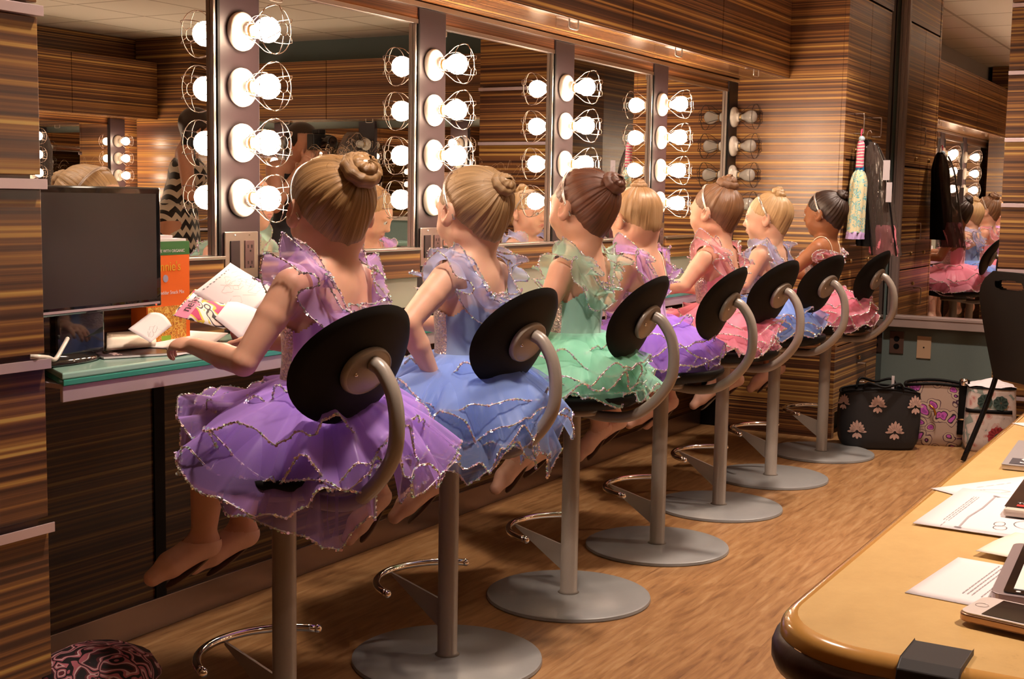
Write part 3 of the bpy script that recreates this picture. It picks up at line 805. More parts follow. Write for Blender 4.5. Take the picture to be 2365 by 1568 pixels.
def hair_cap(parent, T, R, bunv, mat, s=1.0, seed=0, thick=.0060, name='hair', neck=None):
    rng = np.random.default_rng(seed)
    B = np.array(bunv, float); B /= np.linalg.norm(B)
    U = np.cross(B, [1,0,0]); U /= np.linalg.norm(U); Wv = np.cross(B, U)
    na, nb = 220, 34
    az = np.linspace(0, 2*math.pi, na, endpoint=False)
    tx = np.array([0,.45,.85,1.2,1.5,1.75,2.1,2.6,3.1416]); tz = np.array([.60,.575,.40,.20,.10,-.16,-.42,-.68,-.74])
    def inside(d):
        th = np.arctan2(np.abs(d[...,0]), d[...,1]); return d[...,2]-np.interp(th, tx, tz)
    beta = np.linspace(0.01, 2.9, 300)
    D = (np.cos(beta)[None,:,None]*B + np.sin(beta)[None,:,None]*(np.cos(az)[:,None,None]*U+np.sin(az)[:,None,None]*Wv))
    ins = inside(D) < 0
    bm = np.array([beta[np.argmax(r_)] if r_.any() else 2.9 for r_ in ins])
    bm = bm+rng.normal(size=na)*.035
    bm = np.convolve(np.concatenate([bm[-3:], bm, bm[:3]]), np.array([.04,.1,.2,.32,.2,.1,.04]), 'valid')
    v = np.linspace(0.03, 1, nb)
    be = bm[:,None]*v[None,:]
    D = (np.cos(be)[...,None]*B + np.sin(be)[...,None]*(np.cos(az)[:,None,None]*U+np.sin(az)[:,None,None]*Wv))
    Dw = D.reshape(-1,3) @ R.T
    r = skull_radius(T, R, Dw, s, neck).reshape(na, nb)
    g = rng.normal(size=na); 
    for _ in range(1): g = .5*g+.25*np.roll(g,1)+.25*np.roll(g,-1)
    g2 = rng.normal(size=na)
    for _ in range(6): g2 = .5*g2+.25*np.roll(g2,1)+.25*np.roll(g2,-1)
    th = thick*(1-v**3.2)[None,:] + (.0010*g+.0024*g2)[:,None]*(np.sin(np.pi*np.clip(v,0,1))**.6)[None,:] + .0018*(1-v[None,:]**5)
    th = th*s
    th[:, -1] = -.0012*s
    rr = r+th
    Vv = T+Dw.reshape(na,nb,3)*rr[...,None]
    Vv = Vv.reshape(-1,3)
    I = np.arange(na)[:,None]*nb+np.arange(nb-1)[None,:]; J = ((np.arange(na)+1)%na)[:,None]*nb+np.arange(nb-1)[None,:]
    F = np.stack([I, I+1, J+1, J], -1).reshape(-1,4)
    # seam-safe uv: per column angle, smooth noise of its own
    uv = np.stack(np.broadcast_arrays((1-np.abs(az/math.pi-1))[:,None], v[None,:]), -1).reshape(-1,2)
    o = np_mesh(name, Vv, F, mat, parent, uv=uv)
    return o
def bun(parent, T, R, bunv, rad, mat, s=1.0, seed=0, tie=None):
    B = np.array(bunv, float); B /= np.linalg.norm(B); Bw = R @ B
    r0 = skull_radius(T, R, Bw[None,:], s)[0]
    c = T+Bw*(r0+rad*.52)
    U = np.cross(Bw, [0.3,.2,1]); U /= np.linalg.norm(U); Wv = np.cross(Bw, U)
    turns, n, m_ = 2.25, 110, 14
    Vs, uv, F = [], [], []
    for i in range(n):
        t = i/(n-1); a = turns*2*math.pi*t+seed
        R_ = rad*(.60*(1-t)**.8+.05); hgt = rad*(-.35+.72*t)
        tr = rad*(.44-.13*t)*(1+.07*math.sin(9*a+seed))
        cc = c+(U*math.cos(a)+Wv*math.sin(a))*R_+Bw*hgt
        e1 = U*math.cos(a)+Wv*math.sin(a)
        for k in range(m_):
            b_ = 2*math.pi*k/m_+t*5
            Vs.append(cc+(e1*math.cos(b_)+Bw*math.sin(b_))*tr*(1+.05*math.sin(5*b_+seed))); uv.append((k/m_*.35+.1*math.sin(k), t*3))
    for i in range(n-1):
        for k in range(m_): F.append((i*m_+k, i*m_+(k+1)%m_, (i+1)*m_+(k+1)%m_, (i+1)*m_+k))
    nb0 = len(Vs)
    # core so the coil is never see-through
    o = np_mesh('hair_bun', Vs, F, mat, parent, uv=np.array(uv))
    core = MB().ell(tuple(c-Bw*rad*.15), rad*.62, 16, 10)
    me = o.data
    if tie:
        MB().tube([tuple(c-Bw*rad*.42+(U*math.cos(a)+Wv*math.sin(a))*rad*.80) for a in np.linspace(0,2*math.pi,30)[:-1]], rad*.10, 8, closed=True).build('hair_tie', tie, parent, smooth=True)
    return c, Bw
def stray_hair(parent, T, R, c, rad, mat, n=60, seed=1, s=1.0):
    rng = random.Random(seed); mb = MB()
    for i in range(n):
        a = rng.uniform(-1.3, 1.3); b_ = rng.uniform(.35, 1.35)
        if i % 2: d = np.array([math.sin(a)*math.cos(b_), -math.cos(a)*math.cos(b_)*.6+.2, math.sin(b_)]); d /= np.linalg.norm(d); dw = R @ d; p = T+dw*(skull_radius(T, R, dw[None,:], s)[0]+.006)
        else:
            d = np.array([rng.gauss(0,1), rng.gauss(0,1), abs(rng.gauss(0,1))]); d /= np.linalg.norm(d); dw = d; p = c+dw*rad*.92
        t = np.cross(dw, [rng.gauss(0,1), rng.gauss(0,1), rng.gauss(0,1)]); t /= max(np.linalg.norm(t), 1e-6)
        L_ = rng.uniform(.012, .034); pts = [tuple(p+t*L_*q+dw*(L_*.7*math.sin(q*2.6)+.001)) for q in (0,.25,.5,.75,1)]
        mb.tube(pts, .00022, 4, cap=False)
    mb.build('flyaway_hair', mat, parent, smooth=True)
def headband(parent, T, R, mat, s=1.0, lean=.34, n=46, sp=.0):
    for q in (-1, 1):
        pts = []
        for i in range(n):
            t = -.16+(math.pi+.32)*i/(n-1)
            st = math.sin(t)
            d = np.array([math.cos(t), lean*max(st,-.3)*1.0-.22*(1-max(st,0))+.022*q, .95*st-.10*(1-abs(st))]); d /= np.linalg.norm(d); dw = R @ d
            r = skull_radius(T, R, dw[None,:], s)[0]; pts.append(tuple(T+dw*(r+.0100*s)))
        MB().tube(pts, .0019*s, 8).build('headband', mat, parent, smooth=True)
def face_bits(parent, T, R, s, iris, brow, look=(0,0)):
    def c(p): return Vector(T+R @ (np.array(p)*s))
    RM = Matrix([list(r_) for r_ in R])
    for x in (-1, 1):
        e = MB().ell(c((x*.0275,.0712,.0030)), .0108*s, 16, 12).build('eye', M['eye_white'], parent, smooth=True)
        MB().ell(c((x*.0275+look[0]*.003,.0795,.0030+look[1]*.003)), (.0052*s,.0030*s,.0052*s), 14, 8, R=RM).build('iris', iris, e, smooth=True)
        mb = MB(); pts = [c((x*(.0275+.0115*math.cos(a)), .0800-.0035*abs(math.cos(a)), .0035+.0062*math.sin(a))) for a in np.linspace(.15, math.pi-.15, 9)]
        mb.tube(pts, .0008*s, 6).build('eyelashes', brow, parent, smooth=True)
        pts = [c((x*(.015+.026*q), .0835-.012*q*q, .0225+.0030*math.sin(q*3.0))) for q in np.linspace(0,1,8)]
        MB().tube(pts, [.0010*s,.0017*s,.0018*s,.0018*s,.0016*s,.0014*s,.0011*s,.0006*s], 6).build('eyebrow', brow, parent, smooth=True)

def hand_prims(w, d, nrm, side, s=1.0, curl=.5, spread=1.0, thumb=1.0):
    """w wrist, d along the hand, nrm out of the back of the hand, side +1 when the thumb is on d x nrm"""
    d = np.array(d, float); d /= np.linalg.norm(d); nrm = np.array(nrm, float); nrm -= d*(nrm @ d); nrm /= np.linalg.norm(nrm)
    t = np.cross(d, nrm)*side
    R = np.stack([t, d, nrm], 1); P = []
    w = np.array(w, float)
    P.append(ell(w+d*.036*s, V3(.0285,.036,.0125)*s, R, .014*s))
    P.append(ell(w+d*.056*s, V3(.030,.018,.0105)*s, R, .010*s))
    offs = [.0235, .008, -.0075, -.0220]; lens = [.052, .058, .054, .043]; rs = [.0072,.0074,.0071,.0063]
    for i in range(4):
        b = w+d*(.066-.004*abs(i-1))*s+t*offs[i]*s
        dd = d+t*(.10*(1.5-i))*spread; dd /= np.linalg.norm(dd)
        c1 = curl*(.55+.12*i)
        ang = c1; p = b; L_ = lens[i]*s
        for j, fr in enumerate((.45,.30,.25)):
            dj = dd*math.cos(ang)-nrm*math.sin(ang); q = p+dj*L_*fr
            P.append(cap(p, q, rs[i]*s*(1-.08*j), rs[i]*s*(.92-.10*j), .0025*s)); p = q; ang += c1
    b = w+d*.016*s+t*.020*s
    d1 = d*.62+t*.72*thumb-nrm*.30; d1 /= np.linalg.norm(d1); q = b+d1*.030*s; P.append(cap(b, q, .0105*s, .0088*s, .008*s))
    d2 = d*.88+t*.28*thumb-nrm*.32*(1+curl); d2 /= np.linalg.norm(d2); q2 = q+d2*.026*s; P.append(cap(q, q2, .0086*s, .0068*s, .003*s))
    return P

def band_path(prims, pts, n, lift=.004):
    """closed loop through pts pulled onto the body"""
    P = [Vector(p) for p in pts]; m_ = len(P); out = []
    k = max(2, n//m_)
    for i in range(m_):
        p0, p1, p2, p3 = P[i-1], P[i], P[(i+1)%m_], P[(i+2)%m_]
        for q in range(k):
            t = q/k; out.append(.5*((2*p1)+(p2-p0)*t+(2*p0-5*p1+4*p2-p3)*t*t+(3*p1-p0-3*p2+p3)*t**3))
    A = np.array([list(p) for p in out])
    e = 1e-3
    for _ in range(14):
        d = field(prims, A); g = np.stack([field(prims, A+np.eye(3)[q]*e)-field(prims, A-np.eye(3)[q]*e) for q in range(3)], -1)
        g /= np.maximum(np.linalg.norm(g, axis=1, keepdims=True), 1e-9); A -= g*(d-lift)[:, None]*.8
    return A, g
def trim_discs(mb, pts, r, rng, step=.0042, jitter=.0012):
    """sequins sewn along a ribbon edge: small faceted discs, each an island of its own"""
    P = np.array(pts); seg = np.linalg.norm(np.diff(P, axis=0), axis=1); s = np.concatenate([[0], np.cumsum(seg)])
    n = max(2, int(s[-1]/step))
    q = np.linspace(0, s[-1], n); X = np.stack([np.interp(q, s, P[:,k]) for k in range(3)], 1)
    for x in X:
        nn = rng.normal(size=3); nn /= np.linalg.norm(nn); u = np.cross(nn, rng.normal(size=3)); u /= np.linalg.norm(u); w = np.cross(nn, u)
        c = x+rng.normal(size=3)*jitter*.5; b = len(mb.v); k_ = 5
        for i in range(k_):
            a = 2*math.pi*i/k_; mb.v.append(tuple(c+(u*math.cos(a)+w*math.sin(a))*r))
        mb.f.append(tuple(b+i for i in range(k_))); mb.m.append(0)

def girl(cfg):
    s = 1.0
    ox, oy = cfg['at']; t = thing('person', (ox, oy, 0), math.radians(cfg.get('yaw', 0)), cfg['label'], 'person', 'young dancers seated at the counter')
    SZ = .573
    hx, hy, hz = cfg['head']                     # head centre, local
    T = V3(hx, hy, hz)
    R = Rz(math.radians(cfg['hyaw'])) @ Rx(math.radians(cfg.get('hpitch', 0))) @ Ry(math.radians(cfg.get('hroll', 0)))
    hs = cfg.get('hs', 1.0)
    ln = V3(hx*.75, (hy-.0)*.75, 0)              # lean of the upper trunk
    tz = cfg.get('tz', 1.0)
    def Z(x, y, z, k=0.0): return V3(x, y, SZ+.06+(z-.06)*tz if z > .06 else SZ+z)+ln*k
    sh = [Z(-.100,.0,.352,.85), Z(.100,.0,.352,.85)]
    torso = [ell(Z(0,.005,.075), (.100,.082,.078), k=.03), ell(Z(-.048,-.018,.055), (.062,.068,.058), k=.02), ell(Z(.048,-.018,.055), (.062,.068,.058), k=.02),
             ell(Z(0,.010,.165,.3), (.079,.063,.085), k=.04), ell(Z(0,.008,.255,.65), (.092,.066,.085), k=.03), ell(Z(0,.0,.320,.8), (.096,.054,.052), k=.03),
             cap(Z(-.070,-.002,.352,.85), Z(.070,-.002,.352,.85), .034, k=.02), cap(Z(-.052,-.030,.290,.8), Z(-.060,-.020,.340,.85), .028, .024, k=.02), cap(Z(.052,-.030,.290,.8), Z(.060,-.020,.340,.85), .028, .024, k=.02)]
    nb_ = T+R @ (V3(0,-.005,-.050)*hs)
    neck = [cap(Z(0,-.008,.350,.9), nb_, .045, .0425*hs, k=.034), cap(Z(-.045,-.008,.366,.9), Z(0,-.012,.405,.95), .026, .028, k=.025), cap(Z(.045,-.008,.366,.9), Z(0,-.012,.405,.95), .026, .028, k=.025)]
    P = torso+neck+head_prims(T, R, hs)
    core = torso+neck
    for i, sd in enumerate((-1, 1)):
        a = cfg['arms'][i]; el, wr = V3(*a['elbow']), V3(*a['wrist'])
        s0_ = sh[i]+V3(sd*.010,0,-.010); md = s0_+(el-s0_)*.4
        P += [cap(s0_, md, .0345, .0300, k=.022), cap(md, el, .0300, .0245, k=.006), cap(el, el+(wr-el)*.4, .0248, .0245, k=.006), cap(el+(wr-el)*.4, wr, .0245, .0165, k=.006)]
        core = core+[cap(s0_, md, .0345, .0300, k=.022), cap(md, el, .0300, .0245, k=.006)]
        P += hand_prims(wr, a['dir'], a['n'], a.get('side', -sd), .80, a.get('curl', .45))
    legs = []
    for i, sd in enumerate((-1, 1)):
        l = cfg['legs'][i]; hip = Z(sd*.052,.0,.058); kn, an, toe = V3(*l['knee']), V3(*l['ankle']), V3(*l['toe'])
        cd = (an-kn); cl = kn+cd*.32+V3(0,-.008,0)
        legs += [cap(hip, kn, .058, .041, k=.025), cap(kn, cl, .040, .0385, k=.02), cap(cl, an, .0385, .0235, k=.02)]
        fd = toe-an; fd = fd/np.linalg.norm(fd); heel = an-fd*.012+cd/np.linalg.norm(cd)*.016
        foot = [cap(an, heel, .0225, .021, k=.012), cap(heel, an+fd*.085, .021, .0205, k=.02), cap(an+fd*.085, an+fd*.125, .0205, .015, k=.012), cap(an, an+fd*.075, .022, .018, k=.02)]
        legs += foot; cfg.setdefault('_feet', []).append((foot, an, heel, fd, cd/np.linalg.norm(cd)))
    P += legs
    h = cfg.get('h', .0042)
    Vb, Fb = nets(P, h)
    # lips in their own colour
    loc = (Vb-T) @ R/hs
    lip = ((loc[:,0]/.0175)**2+((loc[:,2]+.048)/.0088)**2 < 1) & (loc[:,1] > .074)
    mi = lip[Fb].all(1).astype(int)
    np_mesh('body', Vb, Fb, [cfg['skin'], M['lips']], t, midx=mi)
    face_bits(t, T, R, hs, M['iris'], M['brow'])
    # slippers
    for k, (foot, an, heel, fd, cd) in enumerate(cfg['_feet']):
        Vs, Fs = nets(foot, h, off=.0024)
        keep = ((Vs-an) @ cd > -.004) | ((Vs-an) @ fd > .035)
        Vs, Fs = drop_verts(Vs, Fs, keep)
        if len(Fs):
            sl = np_mesh('slipper', Vs, Fs, M['shoe'], t)
            dn = cd-fd*(cd @ fd); dn /= np.linalg.norm(dn); w = np.cross(fd, dn)
            c0 = heel+dn*.0225+fd*.006; mb = MB()
            pts = []
            for a in np.linspace(0, 2*math.pi, 26)[:-1]:
                pts.append(c0+fd*(.052+.058*math.cos(a))+w*(.0155+.004*math.cos(a))*math.sin(a))
            n_ = len(pts); mb.v = [tuple(p) for p in pts]+[tuple(p+dn*.003) for p in pts]
            mb.f = [tuple(range(n_)), tuple(range(2*n_-1, n_-1, -1))]+[(i,(i+1)%n_,n_+(i+1)%n_,n_+i) for i in range(n_)]; mb.m = [0]*len(mb.f)
            mb.build('sole', M['suede'], sl)
            el_ = MB().tube([tuple(an+cd*.004+fd*.022+w*q*.022+dn*(-.018+.030*q*q)*1.0-fd*.0) for q in np.linspace(-1,1,9)], .0022, 6)
            el_.build('strap', M['shoe'], sl, smooth=True)
    # leotard: follows the trunk, open at the back and under the arms
    Vl, Fl = nets(torso, h, off=.0035)
    y = Vl[:,1]; z = (Vl[:,2]-SZ-.06)/tz+.06; x = Vl[:,0]-ln[0]*.8
    back = cfg.get('backline', .256)
    th = np.arctan2(np.abs(x), -(y-ln[1]*.7))             # 0 at the back, pi at the front
    top = np.interp(th, [0,.5,1.0,1.5,1.8,2.4,3.14], [back,back+.012,back+.03,.255,.270,.290,.285])
    Vl, Fl = drop_verts(Vl, Fl, z < top)
    fx = Vl[Fl].mean(1); thf = np.arctan2(np.abs(fx[:,0]-ln[0]*.6), -(fx[:,1]-ln[1]*.6))
    np_mesh('leotard', Vl, Fl, [cfg['satin'], M['sequin_dense']], t, midx=(thf > 1.62).astype(int))
    rng = np.random.default_rng(cfg['seed'])
    # off-the-shoulder ruffle
    so = cfg.get('off', 0.0)
    bl = back+.012
    def Zr(x, y, z, k): return tuple(Z(x, y, z, k))
    if cfg.get('drop_sleeve'):
        loop = [Zr(0,-.07,bl+.03,.7), Zr(.07,-.06,bl+.04,.75), Zr(.125,-.01,bl+.06,.85), Zr(.09,.06,.30,.8), Zr(0,.08,.28,.75), Zr(-.09,.06,.30,.8), Zr(-.125,-.01,bl+.06,.85), Zr(-.07,-.06,bl+.04,.75)]
    else:
        loop = [Zr(0,-.07,bl,.7), Zr(.055,-.065,bl+.012,.72), Zr(.088,-.052,bl+.060,.8), Zr(.104,-.030,bl+.120,.85), Zr(.108,.0,.380,.88), Zr(.098,.035,.360,.85), Zr(.06,.065,.305,.8), Zr(0,.08,.280,.75),
                Zr(-.06,.065,.305,.8), Zr(-.098,.035,.360,.85), Zr(-.108,.0,.380,.88), Zr(-.104,-.030,bl+.120,.85), Zr(-.088,-.052,bl+.060,.8), Zr(-.055,-.065,bl+.012,.72)]
    A, G = band_path(core, loop, 300, .003)
    n = len(A); Tn = np.roll(A,-1,0)-np.roll(A,1,0); Tn /= np.linalg.norm(Tn, axis=1, keepdims=True); Bn = np.cross(G, Tn)
    seg = np.linalg.norm(np.roll(A,-1,0)-A, axis=1); S_ = np.concatenate([[0], np.cumsum(seg)])[:-1]; Lt = seg.sum()
    tm = MB(); rw = cfg.get('ruffle', .050 if cfg['seed'] < 30 else .041)
    Vr, Fr = [], []
    for flap in (1, -1, 1):
        first = len(Vr) == 0
        w_ = rw*(1.0 if first else .82); fr = rng.integers(9, 12); ph = rng.uniform(0, 6); nv = 8
        bulk = 1+.35*np.sin(S_/Lt*2*math.pi*3+ph)
        base = len(Vr)*0+sum(len(q) for q in Vr)
        rows_ = []
        for j in range(nv):
            v = j/(nv-1); wav = np.sin(2*math.pi*fr*S_/Lt+ph+.8*np.sin(2*math.pi*5*S_/Lt)); wv2 = np.sin(2*math.pi*fr*2.1*S_/Lt+ph*2)
            out = .004+w_*v*(.55+.42*wav*v)*bulk*(1.1 if first else .8)
            up = flap*w_*v*(.42 if first else .75)*(1-.25*wav*v)
            side_ = .006*v*wv2+.017*v*np.cos(2*math.pi*fr*S_/Lt+ph)
            rows_.append(A+G*out[:,None]+Bn*up[:,None] if np.ndim(up) else A+G*out[:,None]+Bn*up)
            rows_[-1] = rows_[-1]+Tn*side_[:,None]
        Q = np.stack(rows_, 0)
        I = np.arange(n)
        for j in range(nv-1):
            Fr.append(np.stack([base+j*n+I, base+j*n+(I+1)%n, base+(j+1)*n+(I+1)%n, base+(j+1)*n+I], 1))
        Vr.append(Q.reshape(-1,3))
        e = np.concatenate([rows_[-1], rows_[-1][:1]])
        trim_discs(tm, e, .0030, rng, .0034); tm.tube([tuple(q) for q in e[::2]], .0011, 5, mi=1, cap=False)
    ro = np_mesh('neck_ruffle', np.concatenate(Vr), np.concatenate(Fr), cfg['ruffle_mat'], t)
    tm.build('sequin_trim', [M['sequin'], M['ribbon']], ro)
    if cfg.get('straps'):
        for sd in (-1, 1):
            q = [Z(sd*.050,-.078,back+.015,.7), Z(sd*.055,-.066,.30,.8), Z(sd*.060,-.035,.37,.87), Z(sd*.060,.0,.385,.88), Z(sd*.058,.05,.33,.8)]
            pp, gg = band_path(core, [tuple(a) for a in q], 40, .0015)
            MB().tube([tuple(a) for a in pp[:32]], .0022, 6).build('shoulder_strap', M['strap'], t, smooth=True)
    # tutu
    Vt, Ft = [], []; tm = MB(); base = 0
    na, nv = 260, 16
    u = np.linspace(0, 2*math.pi, na, endpoint=False)
    ca, sa = np.sin(u), -np.cos(u)                # u=0 is the back
    backw = np.clip(-sa, 0, 1); frontw = np.clip(sa, 0, 1)
    for li, (Rm, z1, zd, fr, am, z0) in enumerate(cfg['skirt']):
        ph, ph2, ph3 = rng.uniform(0, 6, 3); low = .6*np.sin(2*u+ph2)+.5*np.sin(3*u+ph); low2 = .6*np.sin(2*u+ph3)+.5*np.sin(4*u+ph)
        wob = u+.20*np.sin(3*u+ph3)+.13*np.sin(5*u+ph)
        wave = np.sin(fr*wob+ph); tri = np.abs(((fr*1.7*wob+ph2)/math.pi) % 2-1)*2-1; big = np.sin((fr*.37)*u+ph2)
        crin = np.abs(((fr*3.9*wob+ph3)/math.pi) % 2-1)*2-1
        # crisp random creases that fan out from the waist
        nk = int(fr*4.5); kx = np.sort(rng.uniform(0, 2*math.pi, nk)); ky = rng.normal(size=nk); ky2 = rng.normal(size=nk)
        kx_ = np.concatenate([kx-2*math.pi, kx, kx+2*math.pi])
        crease = np.interp(u, kx_, np.tile(ky, 3)); crease2 = np.interp(u, kx_, np.tile(ky2, 3))
        rows_ = []
        for j in range(nv):
            v = j/(nv-1)
            Rr = Rm*(1+.13*low*v+.04*big*v)*(1-.12*backw+.06*np.abs(ca))
            cr = crease*(1-v)+crease2*v
            r_ = .082+(Rr-.082)*(v**.80)+am*v*v*(.30*wave+.20*tri+.20*cr)
            z_ = z0-(z0-z1)*v-zd*(v**2.2)*(1+.35*backw-.95*frontw)+am*v**1.2*(.55*wave+.35*tri+.30*big+.34*cr)+am*.08*crin*v+.024*low2*v*v
            X = ca*r_+ln[0]*.25; Y = sa*r_*(.93)+.005
            lim = np.where((Y > .03) & (np.abs(X) < .15), .108+.012*wave*v, -1)
            z_ = np.maximum(z_, lim)
            z_ = np.maximum(z_, np.where(np.hypot(X, Y-.02) < .205, .014, -1))
            if cfg.get('seated'): z_ = np.maximum(z_, -.002+.008*crease*v-.03*np.clip((r_-.19)/.04, 0, 1))      # spreads on the seat instead of hanging
            Y = np.where(Y < -.215, -.215-(Y+.215)*.1, Y)
            rows_.append(np.stack([X, Y, SZ+z_], 1))
        Q = np.stack(rows_, 0); I = np.arange(na)
        for j in range(nv-1): Ft.append(np.stack([base+j*na+I, base+j*na+(I+1)%na, base+(j+1)*na+(I+1)%na, base+(j+1)*na+I], 1))
        Vt.append(Q.reshape(-1,3)); base += na*nv
        e = np.concatenate([rows_[-1], rows_[-1][:1]])
        trim_discs(tm, e, .0034, rng, .0036); tm.tube([tuple(q) for q in e[::2]], .0014, 5, mi=1, cap=False)
    sk = np_mesh('tutu', np.concatenate(Vt), np.concatenate(Ft), cfg['tulle'], t, smooth=False)
    tm.build('sequin_trim', [M['sequin'], M['ribbon']], sk)
    # waist frill of pale net
    # hair
    hair_cap(t, T, R, cfg['bun'], cfg['hair'], hs, cfg['seed'], neck=neck[:1])
    c, Bw = bun(t, T, R, cfg['bun'], cfg['bunr'], cfg['hair'], hs, cfg['seed'], cfg.get('tie'))
    MB().ell(tuple(c-Bw*cfg['bunr']*.12), cfg['bunr']*.66, 18, 12).build('bun_core', cfg['hair'], t, smooth=True)
    if cfg.get('stray'): stray_hair(t, T, R, c, cfg['bunr'], cfg['hair'], cfg['stray'], cfg['seed'], hs)
    if cfg.get('band', True): headband(t, T, R, M['band'], hs, cfg.get('lean', .34))
    return t

M['band'] = pmat('glitter_headband', (.75,.62,.55), .25, .8, noise=.4, nscale=900)
SKIN_F = skin_mat('fair_skin', (.66,.36,.25)); SKIN_D = skin_mat('brown_skin', (.30,.115,.05)); SKIN_P = skin_mat('pale_skin', (.72,.42,.30))
H = {'gold': hair_mat('golden_brown_hair', (.085,.038,.014), (.52,.30,.12)), 'dirty': hair_mat('dark_blond_hair', (.11,.055,.022), (.60,.39,.19)),
     'auburn': hair_mat('auburn_hair', (.055,.017,.008), (.22,.075,.035)), 'blond': hair_mat('blond_hair', (.20,.10,.04), (.55,.33,.16)),
     'brown': hair_mat('brown_hair', (.075,.032,.014), (.29,.14,.062)), 'light': hair_mat('light_blond_hair', (.33,.19,.08), (.74,.50,.25)),
     'dark': hair_mat('near_black_hair', (.008,.004,.003), (.045,.02,.012))}
def dress(nm, sat, tul, ruf, a=.30):
    return dict(satin=pmat(nm+'_satin', sat, .38, sheen=.3, bump=.15, nscale=40), tulle=tulle(nm+'_tulle', tul, a), ruffle_mat=tulle(nm+'_organza', ruf, .36))
PURPLE = dress('lilac', (.52,.27,.58), (.56,.35,.90), (.66,.44,.88)); BLUE = dress('cornflower', (.24,.32,.50), (.36,.52,.98), (.52,.60,.95))
MINT = dress('mint', (.30,.52,.44), (.42,.86,.68), (.60,.88,.74)); LAV = dress('lavender', (.62,.38,.72), (.52,.30,.90), (.68,.42,.90))
PINK = dress('rose', (.80,.28,.36), (.92,.36,.48), (.92,.45,.54))
